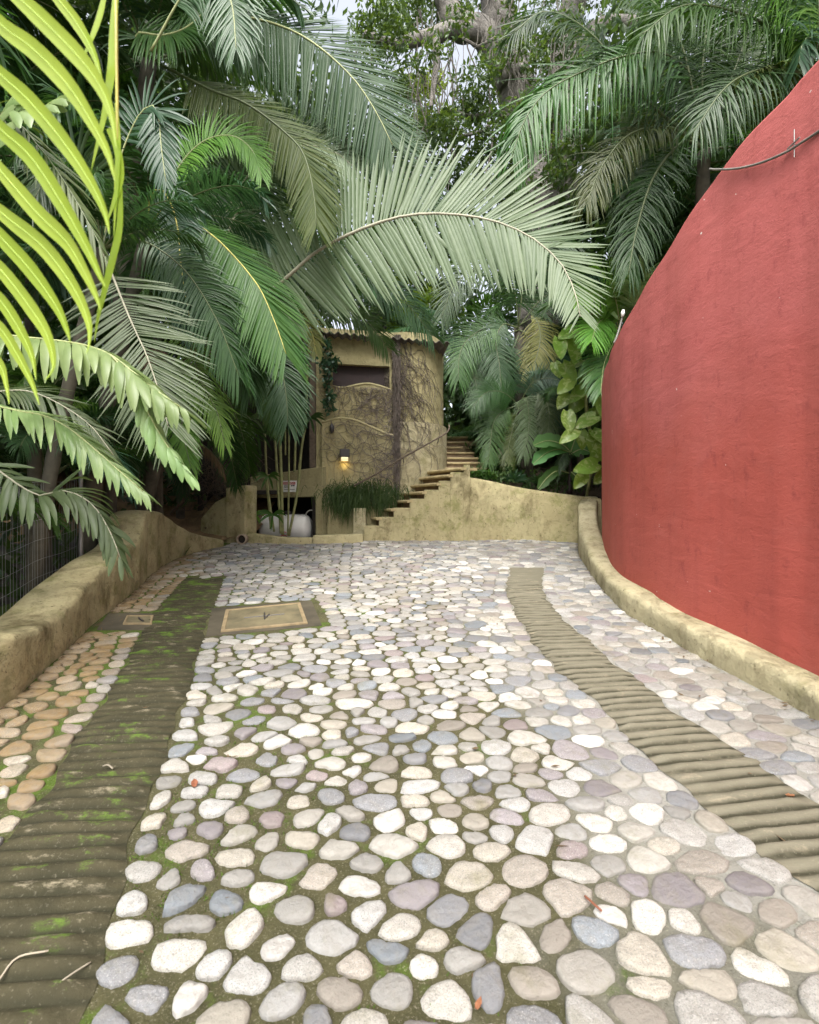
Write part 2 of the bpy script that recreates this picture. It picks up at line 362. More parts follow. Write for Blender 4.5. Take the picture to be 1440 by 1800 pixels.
def soil_z(x, y):
    return 1.86+.30*max(0, y-9.6)-.05*max(0, x-1.2)+.06*math.sin(3*x+2*y)+.04*math.sin(7*x-5*y)
grid_mesh('garden_soil', np.linspace(1.12, 9, 34), np.linspace(9.42, 16, 26), soil_z, M['soil'])
grid_mesh('garden_bank', np.linspace(-9, -2.9, 26), np.linspace(8.75, 14, 20),
          lambda x, y: .95+.55*min(1, max(0, (y-8.7)/1.2))+.25*max(0, y-9.9)+.09*math.sin(4*x+3*y)+.25*max(0, -3.4-x)*min(1, max(0, (y-8.7)/1.5)), M['bank'])

# ------------------------------------------------------------------ driveway: mortar bed, cobbles, ribbed tracks
ys = list(np.arange(-3, 9.7, .25)); xs = list(np.linspace(-4.2, 3.7, 28))
drive = grid_mesh('driveway', xs, ys, lambda x, y: SL*y, M['mortar'])
drive['label'] = 'sloping driveway of river cobbles set in mossy mortar'
def inv(pts): return sorted([(y, x) for x, y in [G(a, b) for a, b in pts]])
LTL = inv([(0, 1500), (83, 1387), (150, 1277), (200, 1207), (260, 1090), (325, 1018)])
LTR = inv([(150, 1800), (183, 1643), (233, 1487), (290, 1327), (333, 1207), (360, 1110), (395, 1015)])
RTL = inv([(897, 1000), (888, 1037), (903, 1076), (938, 1130), (977, 1180), (1010, 1200), (1060, 1250), (1103, 1297), (1163, 1357), (1220, 1407), (1277, 1447), (1360, 1517), (1440, 1577)])
RTR = inv([(956, 996), (954, 1037), (977, 1076), (1024, 1118), (1074, 1161), (1127, 1200), (1173, 1243), (1253, 1290), (1357, 1363), (1427, 1407)])
def ext(t, y0, slope):                       # continue an edge towards and behind the camera
    a, b = t[0], t[1]; return [(y0, a[1]+(y0-a[0])*slope)]+t
LTL = ext(LTL, -3, -.22); LTR = ext(LTR, -3, -.30); RTL = ext(RTL, -3, -.42); RTR = ext(RTR, -3, -.38)
def ev(t, y): return interp(y, [a[0] for a in t], [a[1] for a in t])
LY1, RY1 = 6.18, 6.78
APR = [G(372, 1070), G(548, 1057), G(566, 1100), G(362, 1120)]           # concrete apron round the manhole
APS = [G(170, 1108), G(190, 1079), G(300, 1079), G(290, 1108)]           # and round the small valve box
def inpoly(x, y, poly, m=0.0):
    n = len(poly); c = False
    for i in range(n):
        x1, y1 = poly[i]; x2, y2 = poly[(i+1) % n]
        if (y1 > y) != (y2 > y) and x < (x2-x1)*(y-y1)/(y2-y1)+x1: c = not c
    if m and not c:
        for i in range(n):
            x1, y1 = poly[i]; x2, y2 = poly[(i+1) % n]; dx, dy = x2-x1, y2-y1
            t = max(0, min(1, ((x-x1)*dx+(y-y1)*dy)/(dx*dx+dy*dy)))
            if math.hypot(x-x1-t*dx, y-y1-t*dy) < m: return True
    return c
def blocked(x, y, m):
    if y < LY1+m and ev(LTL, y)-m < x < ev(LTR, y)+m: return True
    if y < RY1+m and ev(RTL, y)-m < x < ev(RTR, y)+m: return True
    return inpoly(x, y, APR, m) or inpoly(x, y, APS, m)
def cobbles():
    Y0, Y1 = -.6, 9.25; AX = 1.16
    seeds = []                                # x, y, weight radius, real?
    cell = .2; gridd = {}
    def near(x, y, r):
        i, j = int(x//cell), int(y//cell)
        for a in range(i-2, i+3):
            for b in range(j-2, j+3):
                for k in gridd.get((a, b), ()):
                    s = seeds[k]
                    if math.hypot((x-s[0])/1.2, (y-s[1])*1.2) < (r+s[2])*.5: return True
        return False
    def addp(x, y, r, real):
        gridd.setdefault((int(x//cell), int(y//cell)), []).append(len(seeds)); seeds.append((x, y, r, real))
    # rows that line the tracks, the walls and the old seams
    def row(fn, off, y0, y1, step=.12):
        y = y0
        while y < y1:
            x = fn(y)+off+random.uniform(-.012, .012)
            if not near(x, y, .08) and not blocked(x, y, .045): addp(x, y, step, True)
            y += step*random.uniform(.85, 1.25)*.93
    for fn, sgn, y1 in ((lambda y: ev(LTL, y), -1, LY1), (lambda y: ev(LTR, y), 1, LY1), (lambda y: ev(RTL, y), -1, RY1), (lambda y: ev(RTR, y), 1, RY1)):
        row(fn, sgn*.055, Y0, y1)
        y = Y0
        while y < y1+.1: addp(fn(y)-sgn*.062, y, .10, False); y += .06
    row(lx, .08, Y0, 8.6); row(rx, -.08, Y0, 8.9)
    seam = inv([(612, 958), (605, 1010), (606, 1060), (640, 1130), (700, 1240), (722, 1280)])
    row(lambda y: ev(seam, y), 0, 2.7, 9.1)
    seam2 = inv([(500, 965), (478, 1010), (455, 1050)]); row(lambda y: ev(seam2, y), 0, 5.2, 8.6)
    for y in np.arange(Y0, Y1, .1):
        addp(lx(y)-.08, y, .12, False); addp(rx(y)+.08, y, .12, False)
    for x in np.arange(-3.9, 3.4, .1): addp(x, Y1+.06, .12, False); addp(x, Y0-.08, .12, False)
    for poly in (APR, APS):
        n = len(poly)
        for i in range(n):
            x1, y1 = poly[i]; x2, y2 = poly[(i+1) % n]; L = math.hypot(x2-x1, y2-y1); k = max(2, int(L/.09))
            for j in range(k): addp(lerp(x1, x2, j/k), lerp(y1, y2, j/k), .09, False)
    fails = 0
    while fails < 5000:
        y = random.uniform(Y0, Y1); x = random.uniform(lx(y)+.05, rx(y)-.05)
        r = random.choice((.08, .095, .105, .115, .125, .14))*(1.04 if y > 2.2 else .98)
        if y > 5.5: r *= 1.05
        if blocked(x, y, .055) or near(x, y, r): fails += 1; continue
        fails = 0; addp(x, y, r, True)
    V, Fc = [], []
    N = 20
    for idx, (x, y, r, real) in enumerate(seeds):
        if not real: continue
        poly = [(x-.2, y-.2), (x+.2, y-.2), (x+.2, y+.2), (x-.2, y+.2)]
        i, j = int(x//cell), int(y//cell)
        for a in range(i-2, i+3):
            for b in range(j-2, j+3):
                for k in gridd.get((a, b), ()):
                    if k == idx: continue
                    s = seeds[k]; dx, dy = (s[0]-x)/AX, (s[1]-y)*AX; d2 = dx*dx+dy*dy
                    if d2 > .2 or d2 < 1e-6: continue
                    c = (d2+(r*r-s[2]*s[2])*.25)*.5
                    out = []
                    for q in range(len(poly)):
                        p1, p2 = poly[q], poly[(q+1) % len(poly)]
                        f1 = (p1[0]-x)/AX*dx+(p1[1]-y)*AX*dy-c; f2 = (p2[0]-x)/AX*dx+(p2[1]-y)*AX*dy-c
                        if f1 <= 0: out.append(p1)
                        if f1*f2 < 0:
                            t = f1/(f1-f2); out.append((lerp(p1[0], p2[0], t), lerp(p1[1], p2[1], t)))
                    poly = out
                    if len(poly) < 3: break
            if len(poly) < 3: break
        if len(poly) < 3: continue
        cx = sum(p[0] for p in poly)/len(poly); cy = sum(p[1] for p in poly)/len(poly)
        for _ in range(2):                    # round the corners
            o2 = []
            for q in range(len(poly)):
                p1, p2 = poly[q], poly[(q+1) % len(poly)]
                o2 += [(lerp(p1[0], p2[0], .25), lerp(p1[1], p2[1], .25)), (lerp(p1[0], p2[0], .75), lerp(p1[1], p2[1], .75))]
            poly = o2
        # radial resample about the centre
        ang = [math.atan2(p[1]-cy, p[0]-cx) for p in poly]; rad = [math.hypot(p[0]-cx, p[1]-cy) for p in poly]
        od = sorted(range(len(poly)), key=lambda q: ang[q]); ang = [ang[q] for q in od]; rad = [rad[q] for q in od]
        aa = np.array([ang[-1]-2*math.pi]+ang+[ang[0]+2*math.pi]); rr = np.array([rad[-1]]+rad+[rad[0]])
        th = np.linspace(-math.pi, math.pi, N, endpoint=False)
        r0 = np.interp(th, aa, rr)
        loose = min(1, max(0, (.9-cx)*.6))*max(.22, min(1, (4.6-cy)/2.0))
        gap = random.uniform(.003, .008)+loose*random.uniform(.0, .013)
        gap = min(gap, r0.min()*.25)
        k1, k2 = random.uniform(0, 6.3), random.uniform(0, 6.3)
        r0 = (r0-gap)*(1+.06*np.sin(2*th+k1)*random.random()+.055*np.sin(3*th+k2)*random.random()+.03*np.sin(5*th+k1+k2)+.018*np.sin(7*th+k2*3)*random.random())+np.array([random.gauss(0, .0012) for _ in range(N)])
        q_ = 1-loose*random.uniform(0, .30); ph_ = random.gauss(0, .9)
        r0 = r0*q_/np.sqrt((q_*np.cos(th-ph_))**2+np.sin(th-ph_)**2) if q_ < .97 else r0
        r0 *= (1-.06*loose*random.random())
        h = random.uniform(.010, .024)*(.55+.45*loose)+.002
        tx, ty = random.gauss(0, .05), random.gauss(0, .05)
        b0 = len(V); ct, sn = np.cos(th), np.sin(th)
        pl = random.uniform(.74, .87)
        for sc_, hh in ((1.0, -.012), (.985, .25*h), (.95, .68*h), (pl, .94*h), (pl*.5, h)):
            for q in range(N):
                lx_, ly_ = ct[q]*r0[q]*sc_, sn[q]*r0[q]*sc_
                z = hh+(lx_*tx+ly_*ty if hh > 0 else 0)+(random.gauss(0, .0011) if hh > .5*h else 0)
                V.append((cx+lx_, cy+ly_, SL*(cy+ly_)+z))
        V.append((cx, cy, SL*cy+h*1.01))
        for ring in range(4):
            for q in range(N):
                a, b_ = b0+ring*N+q, b0+ring*N+(q+1) % N
                Fc.append((a, b_, b_+N, a+N))
        c0 = b0+5*N
        for q in range(N): Fc.append((b0+4*N+q, b0+4*N+(q+1) % N, c0))
    me = bpy.data.meshes.new('cobblestones'); me.from_pydata(V, [], Fc); me.materials.append(M['stones'])
    me.polygons.foreach_set('use_smooth', [True]*len(Fc)); me.update()
    put('cobblestones', me, drive)
cobbles()
def ribbed(tl, tr, y0, y1, smooth_from, label):
    V, Fc, GR = [], [], []; NX = 22; pitch = .07; ysamp = np.arange(y0, y1, pitch/9); ph = random.random()
    nz = rng.normal(0, 1, (int((y1-y0)/pitch)+4, 3))
    for j, y in enumerate(ysamp):
        xa = ev(tl, y)+.016*math.sin(y*9.1)+.012*math.sin(y*23+1); xb = ev(tr, y)+.016*math.sin(y*7.7+2)+.012*math.sin(y*19)
        for i in range(NX+1):
            t = i/NX; x = lerp(xa, xb, t)
            yy = y-.10*(x-(xa+xb)/2)+.012*math.sin(3*x+y*2)
            u = yy/pitch+ph; k = int(math.floor(u)) % len(nz); fr = u-math.floor(u)
            prof = max(0.0, math.sin(math.pi*min(1, fr*1.18)))**.8*(1 if fr < .85 else .4)
            amp = .018*(1+.35*nz[k, 0]*.5+.25*math.sin(9*x+nz[k, 1]*3))
            am = amp*max(.12, min(1, (smooth_from-y)/.6))
            edge = min(1, max(.0, min(t, 1-t)*7-.1+.35*math.sin(y*31+8*round(t))))
            V.append((x, y, SL*y+.004+am*prof*edge+.0016*math.sin(40*x+nz[k, 2]*5)*math.sin(57*y))); GR.append((1-prof)**1.5*min(1, am/.02))
    nx = NX+1
    for j in range(len(ysamp)-1):
        for i in range(NX): Fc.append((j*nx+i, j*nx+i+1, (j+1)*nx+i+1, (j+1)*nx+i))
    o = put('tyre_track', np_mesh('tyre_track', V, Fc, M['track']), drive); o['label'] = label
    o.data.attributes.new('groove', 'FLOAT', 'POINT').data.foreach_set('value', GR)
ribbed(LTL, LTR, -1.5, LY1, 5.2, 'dark mossy ribbed concrete strip')
ribbed(RTL, RTR, -1.5, RY1, 6.3, 'pale ribbed concrete strip')
mb = MB()
for poly in (APR, APS): mb.prism([W(x, y, -.03) for x, y in poly], (0, 0, .036))
mb.build('concrete_apron', M['concrete'], drive)

def cover(name, corners, fw, label, cat, cross):
    c = sum((Vector((x, y)) for x, y in corners), Vector((0, 0)))/4
    root = empty(name, W(c.x, c.y, 0), label, cat)
    o = [Vector(p) for p in corners]; inn = []
    for p in o: d = c-p; inn.append(p+d.normalized()*fw*1.35)
    f = MB()
    for i in range(4):
        a, b, c2, d = o[i], o[(i+1) % 4], inn[(i+1) % 4], inn[i]
        f.prism([W(*a, .0), W(*b, .0), W(*c2, .0), W(*d, .0)], (0, 0, .022))
    f.build('frame', M['frame'], root, bevel=.003)
    l = MB(); l.prism([W(*p, 0) for p in inn], (0, 0, .014)); lo = l.build('lid', M['lid'], root)
    h = MB()
    if cross:
        a, b = c.lerp((inn[0]+inn[3])/2, .55), c.lerp((inn[1]+inn[2])/2, .55)
        h.tube([W(*a, .016), W(*b, .016)], .006, 5)
        a2, b2 = c.lerp((inn[0]+inn[1])/2, .35), c.lerp((inn[3]+inn[2])/2, .35)
        h.tube([W(*a2, .016), W(*a2.lerp(b2, .5), .026), W(*b2, .016)], .007, 5)
        h.tube([W(c.x+.03, c.y+.05, .018), W(c.x+.03, c.y-.05, .018)], .006, 5)
    else:
        h.tube([W(c.x-.03, c.y+.05, .016), W(c.x+.01, c.y, .022), W(c.x+.07, c.y-.05, .016)], .008, 5)
    h.build('handle', M['iron'], lo)
cover('manhole_cover', [G(397, 1075), G(528, 1062), G(541, 1098), G(388, 1113)], .034, 'large square inspection cover in a tan frame beside the dark track', 'manhole cover', True)
cover('valve_box_cover', [G(223, 1085), G(270, 1085), G(267, 1099.5), G(216, 1099.5)], .02, 'small square lid in a tan frame close to the left wall', 'manhole cover', False)

# ------------------------------------------------------------------ walls swept along the drive
def sweep(name, st, side, thick, mat, label, cat, rnd=.05, n=150, wob=.012, lean=0, base=-.25, parent=None):
    pts = spline([(y, x, h) for y, x, h in st], n); V, Fc = [], []
    for k in range(n):
        y, x, h = pts[k]; a, b = pts[max(0, k-1)], pts[min(n-1, k+1)]
        t = Vector((b[1]-a[1], b[0]-a[0])).normalized(); nn = Vector((t.y, -t.x))*side
        w = wob*(math.sin(k*.37)+math.sin(k*.83+1)*.6)
        r = min(rnd, h*.4, thick*.4)
        sec = [(w*.5, base), (w*.3, .02), (w*.6+lean*h*.5, h*.5), (w+lean*h, h-r), (w+lean*h+r*.3, h-r*.3), (w+lean*h+r, h), (thick*.5, h+.008), (thick-r, h), (thick-r*.3, h-r*.3), (thick, h-r), (thick, base)]
        for d, z in sec: V.append((x+nn.x*d, y+nn.y*d, SL*y+z))
    m = 11
    for k in range(n-1):
        for j in range(m-1):
            q = (k*m+j, k*m+j+1, (k+1)*m+j+1, (k+1)*m+j); Fc.append(q if side > 0 else q[::-1])
    for e in (0, n-1): Fc.append(tuple(range(e*m, e*m+m)))
    o = put(name, np_mesh(name, V, Fc, mat), parent)
    o.data.polygons[len(Fc)-1].use_smooth = False; o.data.polygons[len(Fc)-2].use_smooth = False
    return tag(o, label, cat)
sweep('boundary_wall', LW, -1, .42, M['wall'], 'low ochre plaster wall with wavy top along the left of the drive', 'wall', .05, 220)
sweep('kerb_wall', RK, 1, .30, M['cream'], 'low pale ochre kerb curving along the foot of the red wall', 'kerb', .045, 170)
redw = sweep('red_wall', RW, 1, .32, M['red'], 'tall curved red plaster wall with sloping top', 'wall', .03, 160, .008)
# retaining wall at the end of the drive
RT = []
for px, yb, yt in ((815, 950.6, 837), (840, 950.2, 841), (867, 950, 846), (917, 949.5, 857), (978, 953, 866), (1025, 956, 872), (1058, 958, 876)):
    x, y = G(px, yb); RT.append((x, y, HC-(yt-810)*y/F))
def retaining():
    V, Fc = [], []; pts = spline([(x, y, h) for x, y, h in RT], 60); m = 7
    for k, (x, y, h) in enumerate(pts):
        w = .012*math.sin(k*.7)+.008*math.sin(k*1.9)
        for d, z in ((0, -.2), (w, .1), (w*.5+.01, h*.55), (.02, h-.04), (.06, h), (.26, h), (.28, h-.8)): V.append((x, y+d, SL*y+z))
    for k in range(len(pts)-1):
        for j in range(m-1): Fc.append((k*m+j, (k+1)*m+j, (k+1)*m+j+1, k*m+j+1))
    Fc.append(tuple(range(m)))
    tag(put('retaining_wall', np_mesh('retaining_wall', V, Fc, M['wall'])), 'waist-high ochre retaining wall across the end of the drive', 'wall')
retaining()

# cable stapled to the red wall
def on_red(px, py, off=.02):
    best = min((abs(720+F*x/y-px), y, x) for y, x in ((q[0], q[1]) for q in spline([(y, x) for y, x, h in RW], 600)) if 2.2 < y < 6.9)
    y, x = best[1], best[2]; return Vector((x-off, y, HC-(py-900)*y/F))
cb = empty('cable', on_red(1262, 297), 'thin grey cable sagging across the top of the red wall', 'cable')
mb = MB(); mb.tube([Vector(p) for p in spline([on_red(a, b, .014) for a, b in ((1250, 297), (1264, 298), (1300, 296), (1340, 286), (1380, 269), (1410, 251), (1440, 232), (1500, 190), (1600, 110))], 50)], .0085, 6); mb.build('cord', M['cable'], cb, True)
mb = MB(); a = on_red(1401, 252, .016); mb.tube([a+Vector((0, 0, .09)), a-Vector((0, 0, .09))], .003, 5); mb.tube([a+Vector((-.006, -.05, 0)), a+Vector((-.006, .05, 0))], .005, 5); mb.build('clip', M['wire'], cb)
# plant debris and bare wire where the kerb meets the red wall
ps = empty('pipe_stub', on_red(1078, 600, .06), 'short grey conduit with white insulator at the far end of the red wall', 'conduit')
mb = MB(); mb.tube([Vector(p) for p in spline([P(1096, 548, 7.0), P(1090, 572, 7.0), P(1084, 592, 6.95), P(1079, 603, 6.9)], 14)], .014, 6); mb.build('pipe', M['cable'], ps, True)
mb = MB(); mb.tube([P(1094, 556, 6.98), P(1095, 550, 6.98), P(1096, 545, 6.98)], [.02, .028, .018], 8); mb.build('insulator', M['white'], ps, True)

# ------------------------------------------------------------------ wire fence behind the left wall
fr = empty('wire_fence', W(-3.0, 3.6), 'thin wire mesh fence behind the low left wall', 'fence')
mb = MB()
fpts = spline([(lx(y)-.46, y) for y in (2.0, 2.9, 3.4, 3.9, 4.4, 4.9, 5.2)], 60)
for k, (x, y) in enumerate(fpts):
    b = W(x, y, .1); mb.tube([b, b+Vector((random.uniform(-.01, .01), 0, .6)), b+Vector((random.uniform(-.02, .02), 0, 1.2))], .0016, 3, cap=False)
for h in (.3, .45, .6, .78, .96, 1.15, 1.3):
    mb.tube([W(x+random.uniform(-.004, .004), y, h+.01*math.sin(k)) for k, (x, y) in enumerate(fpts[::3])], .0018, 3, cap=False)
mb.build('wire_mesh', M['wire'], fr)
mb = MB(); x, y = fpts[-1]; mb.tube([W(x, y, 0), W(x, y, 1.45)], .02, 6); x, y = fpts[0]; mb.tube([W(x, y, 0), W(x, y, 1.45)], .02, 6); mb.build('post', M['wire'], fr)

# ------------------------------------------------------------------ shed with round stair tower
shed = empty('garden_building', Vector((-1, 9.7, 1.0)), 'ochre outbuilding with a round tower, corrugated roof and bare vines', 'building')
A2, B2 = Vector((-1.843, 9.55)), Vector((-.267, 9.85)); du = (B2-A2); ULEN = du.length; du.normalize(); dn = Vector((du.y, -du.x))   # dn points to the camera
def PU(px, py):
    k = (px-720)/F; t = (k*A2.y-A2.x)/(du.x-k*du.y); Y = A2.y+t*du.y; return t, HC-(py-900)*Y/F
def UP(u, z, out=0): q = A2+du*u+dn*out; return Vector((q.x, q.y, z))
ZG = .98
u1, zt = PU(585, 640); u2, _ = PU(685, 645); ZB = PU(630, 690)[1]; ZT = 5.15; zl = PU(630, 641)[1]
mb = MB()
def slab(u0, u1_, z0, z1, out, th=.16): mb.prism([UP(u0, z0, out), UP(u1_, z0, out), UP(u1_, z1, out), UP(u0, z1, out)], tuple(-dn*th)+(0,))
slab(-.0, u1, ZG-.1, ZT, 0); slab(u2, ULEN+.05, ZG-.1, ZT, 0); slab(u1, u2, zl, ZT, 0); slab(u1, u2, ZG-.1, ZB, 0)
mb.build('wall', M['wallclean'], shed)
def wavy(pts, out, name, mat):
    top = [PU(a, b) for a, b in pts]; s = spline(top, 40); u_0, u_1 = s[0][0], s[-1][0]
    m2 = MB(); poly = [UP(u_0, ZG-.12, out)]+[UP(u_1, ZG-.12, out)]+[UP(u, z, out) for u, z in s[::-1]]
    m2.prism(poly, tuple(-dn*(out-.002))+(0,))
    m2.build(name, mat, shed)
    e = MB(); e.tube([UP(u, z, out-.02) for u, z in s], .032, 7); e.build('ledge', M['wallclean'], shed, True)
wavy([(574, 676), (580, 679), (602, 683), (627, 678), (647, 676), (667, 680), (684, 686), (694, 692)], .06, 'panel', M['wallclean'])
wavy([(566, 744), (578, 741), (600, 737), (627, 742), (650, 752), (668, 760), (680, 765), (693, 768)], .125, 'panel', M['wallclean'])
wn = MB(); wn.prism([UP(u1-.02, ZB-.05, -.11), UP(u2+.02, ZB-.05, -.11), UP(u2+.02, zl+.03, -.11), UP(u1-.02, zl+.03, -.11)], tuple(-dn*.03)+(0,)); wo = wn.build('window', M['darkwood'], shed)
for t in (0.33, .66): u = lerp(u1, u2, t); wn = MB(); wn.prism([UP(u-.012, ZB-.02, -.10), UP(u+.012, ZB-.02, -.10), UP(u+.012, zl+.02, -.10), UP(u-.012, zl+.02, -.10)], tuple(-dn*.008)+(0,)); wn.build('mullion', M['darkwood'], wo)
def cyl(mb, c, r, z0, z1, a0, a1, n=48, zn=8, wob=.006):
    vs = []
    for k in range(zn+1):
        for j in range(n+1):
            a = lerp(a0, a1, j/n); rr = r+wob*math.sin(5*a+k*1.3)
            vs.append((c[0]+rr*math.cos(a), c[1]+rr*math.sin(a), lerp(z0, z1, k/zn)))
    m = n+1
    mb.add(vs, [(k*m+j, k*m+j+1, (k+1)*m+j+1, (k+1)*m+j) for k in range(zn) for j in range(n)])
    mb.add(vs[-m:]+[(c[0], c[1], z1)], [(j, j+1, m) for j in range(n)])
TC = (-.06, 10.6); ZL = HC+158*9.75/F
mb = MB(); cyl(mb, TC, .80, ZL-.1, 5.15, 0, 2*math.pi); mb.build('tower', M['wallclean'], shed, True)
mb = MB(); cyl(mb, TC, .87, .8, ZL, 0, 2*math.pi); mb.build('tower_base', M['cream'], shed, True)
# corrugated roof
def corrugated():
    m2 = MB(); E0, E1 = P(432, 572, 9.2), P(790, 603, 9.75); n = 330; Ln = (E1-E0).length; vs = []
    e = (E1-E0).normalized(); back = Vector((e.y*-1, e.x, 0)).normalized()
    for th in (0, .012):
        for row_ in range(3):
            for k in range(n+1):
                s = k/n; z = .024*math.sin(2*math.pi*s*Ln/.155)
                vs.append(E0+e*(s*Ln)+back*row_*1.4+Vector((0, 0, z+th-.16*row_)))
    m = n+1; q = 3*m
    fs = [(r*m+k, r*m+k+1, (r+1)*m+k+1, (r+1)*m+k) for r in range(2) for k in range(n)]+[(q+r*m+k, q+(r+1)*m+k, q+(r+1)*m+k+1, q+r*m+k+1) for r in range(2) for k in range(n)]
    fs += [(k, q+k, q+k+1, k+1) for k in range(n)]
    m2.add(vs, fs); m2.build('roof', M['roof'], shed, True)
corrugated()
# recess, back rooms, parapet and tank niche on the left of the panel
mb = MB()
mb.box((-2.6, 11.6, 3.0), (3.4, .1, 4.6)); mb.box((-4.2, 10.7, 2.9), (.1, 2.0, 4.2)); mb.box((-1.9, 10.6, 2.9), (.08, 1.9, 4.4))
mb.box((-3.0, 10.7, 1.9), (2.3, 1.8, .08))
mb.build('inner_wall', M['dark'], shed)
mb = MB(); a, b = P(440, 838, 10.1), P(574, 819, 9.42); c, d = P(440, 866, 10.1), P(574, 873, 9.42)
mb.prism([a, b, Vector((b.x, b.y, d.z)), Vector((a.x, a.y, d.z))], (.04, .18, 0)); mb.build('parapet', M['wallclean'], shed, bevel=.015)
mb = MB(); a = P(550.5, 690, 9.62); mb.box((a.x, a.y, (a.z+P(550, 822, 9.62).z)/2+.5), (.12, .12, 2.5)); mb.build('post', M['wood'], shed)
q = P(562, 900, 9.36); mb = MB(); mb.box((q.x+.16, q.y+.25, 1.42), (.52, .3, .95)); mb.build('pier', M['wallclean'], shed, bevel=.02)
q = P(448, 900, 9.6); mb = MB(); mb.box((q.x-.2, q.y+.1, 1.3), (.25, .5, .8)); mb.build('pier', M['wallclean'], shed, bevel=.02)

# planter box with the trailing fern, step and low curbs in front
pl = empty('planter', Vector((-1.2, 9.2, 1.0)), 'ochre masonry planter under the wall lamp holding a trailing fern', 'planter')
mb = MB(); a = P(575, 872, 9.3); b = P(692, 872, 9.42); mb.prism([a, b, Vector((b.x, b.y, .9)), Vector((a.x, a.y, .9))], (.02, .16, 0)); mb.build('box', M['wallclean'], pl, bevel=.02)
mb = MB(); a = P(633, 893, 9.25); mb.box((a.x, a.y, (a.z+.9)/2), (.24, .2, a.z-.9)); mb.build('pier', M['cream'], pl, bevel=.02)
def low_curb(name, pts, hs_, label, th=.16, mat='wall'):
    m2 = MB(); s = spline([(*G(a, b), h) for (a, b), h in zip(pts, hs_)], 24); vs = []
    for x, y, h in s:
        for d, z in ((0, -.1), (0, h-.03), (.03, h), (th, h), (th, -.1)): vs.append((x, y+d, SL*y+z))
    m2.add(vs, [(k*5+j, (k+1)*5+j, (k+1)*5+j+1, k*5+j+1) for k in range(23) for j in range(4)]+[(0, 1, 2, 3, 4), tuple(range(119, 114, -1))])
    tag(m2.build(name, M[mat], None, True), label, 'kerb')
low_curb('kerb', [(424, 955), (460, 956), (500, 957), (548, 957)], [.20, .17, .13, .12], 'low curved ochre kerb in front of the gas tank')
low_curb('kerb', [(550, 957), (590, 956), (638, 954)], [.16, .165, .16], 'short dark stained kerb at the foot of the planter', .2)
# wall corner left of the tank
def corner():
    m2 = MB()
    a, b, c = P(352, 955, 9.15), P(398, 956, 8.85), P(432, 957, 8.75)
    m2.prism([Vector((a.x, a.y, .8)), Vector((b.x, b.y, .8)), P(398, 872, 8.85), P(378, 882, 8.98), P(352, 912, 9.15)], (.1, .3, 0))
    m2.prism([Vector((b.x, b.y-.03, .8)), Vector((c.x, c.y-.03, .8)), P(432, 852, 8.72), P(396, 858, 8.82)], (.12, .3, 0))
    tag(m2.build('corner_wall', M['wall'], None, bevel=.03), 'ochre wall corner between the left wall and the gas tank', 'wall')
corner()
dp = empty('drain_pipe', P(424, 948, 8.68), 'round drain pipe mouth at the foot of the ochre wall corner', 'drain pipe')
def ring(c, r0, r1, depth, n=24):
    m2 = MB(); vs = []
    for r, y in ((r1, 0), (r0, 0), (r0, depth), (r1, depth)):
        for k in range(n): a = 2*math.pi*k/n; vs.append((c.x+r*math.cos(a), c.y+y, c.z+r*math.sin(a)))
    m2.add(vs, [(i*n+j, i*n+(j+1) % n, ((i+1) % 4)*n+(j+1) % n, ((i+1) % 4)*n+j) for i in range(4) for j in range(n)]); return m2
ring(P(424, 948, 8.60), .072, .092, .12).build('pipe', M['pipe'], dp, True)
mb = MB(); c = P(424, 948, 8.665); mb.add([(c.x+.08*math.cos(2*math.pi*k/20), c.y, c.z+.08*math.sin(2*math.pi*k/20)) for k in range(20)], [tuple(range(20))]); mb.build('bore', M['dark'], dp)  # flat disc coloured dark for the shade inside the pipe

# gas tank
tk = empty('gas_tank', P(505, 950, 9.75), 'white horizontal gas tank behind the thin canes', 'gas tank')
def capsule(c, L, r, n=28):
    m2 = MB(); prof = []
    for k in range(9): a = math.pi/2*k/8; prof.append((-L/2-.62*r*math.cos(a), r*math.sin(a)))
    for k in range(9): a = math.pi/2*(1-k/8); prof.append((L/2+.62*r*math.cos(a), r*math.sin(a)))
    vs = [(c.x+x, c.y+rr*math.cos(2*math.pi*j/n), c.z+rr*math.sin(2*math.pi*j/n)) for x, rr in prof for j in range(n)]
    m2.add(vs, [(i*n+j, i*n+(j+1) % n, (i+1)*n+(j+1) % n, (i+1)*n+j) for i in range(len(prof)-1) for j in range(n)]); return m2
tcn = P(503, 929, 9.85); capsule(tcn, .74, .29).build('body', M['tank'], tk, True)
mb = MB()
for dx in (-.25, .25): mb.box((tcn.x+dx, tcn.y, tcn.z-.28), (.08, .3, .14))
mb.build('foot', M['tank'], tk)
mb = MB(); mb.tube([tcn+Vector((.05, 0, .26)), tcn+Vector((.05, 0, .36))], .07, 12); mb.tube([tcn+Vector((.18, -.02, .305)), tcn+Vector((.42, -.02, .29))], .012, 6); mb.build('valve', M['iron'], tk, True)
mb = MB(); mb.tube([Vector(p) for p in spline([tcn+Vector((.42, -.05, .2)), tcn+Vector((.43, -.1, .30)), tcn+Vector((.5, -.1, .37)), tcn+Vector((.6, -.05, .36))], 14)], .011, 6); mb.build('hose', M['hose'], tk, True)
mb = MB()
for dz in (-.055, -.125):
    rr = .294; arc = []
    for t in np.linspace(-1, 1, 9):
        z = dz-.02*t*t; y = -math.sqrt(rr*rr-z*z); arc.append(tcn+Vector((.02+.06*t, y, z)))
    mb.tube(arc, .009, 5)
mb.build('emblem', M['redink'], tk)
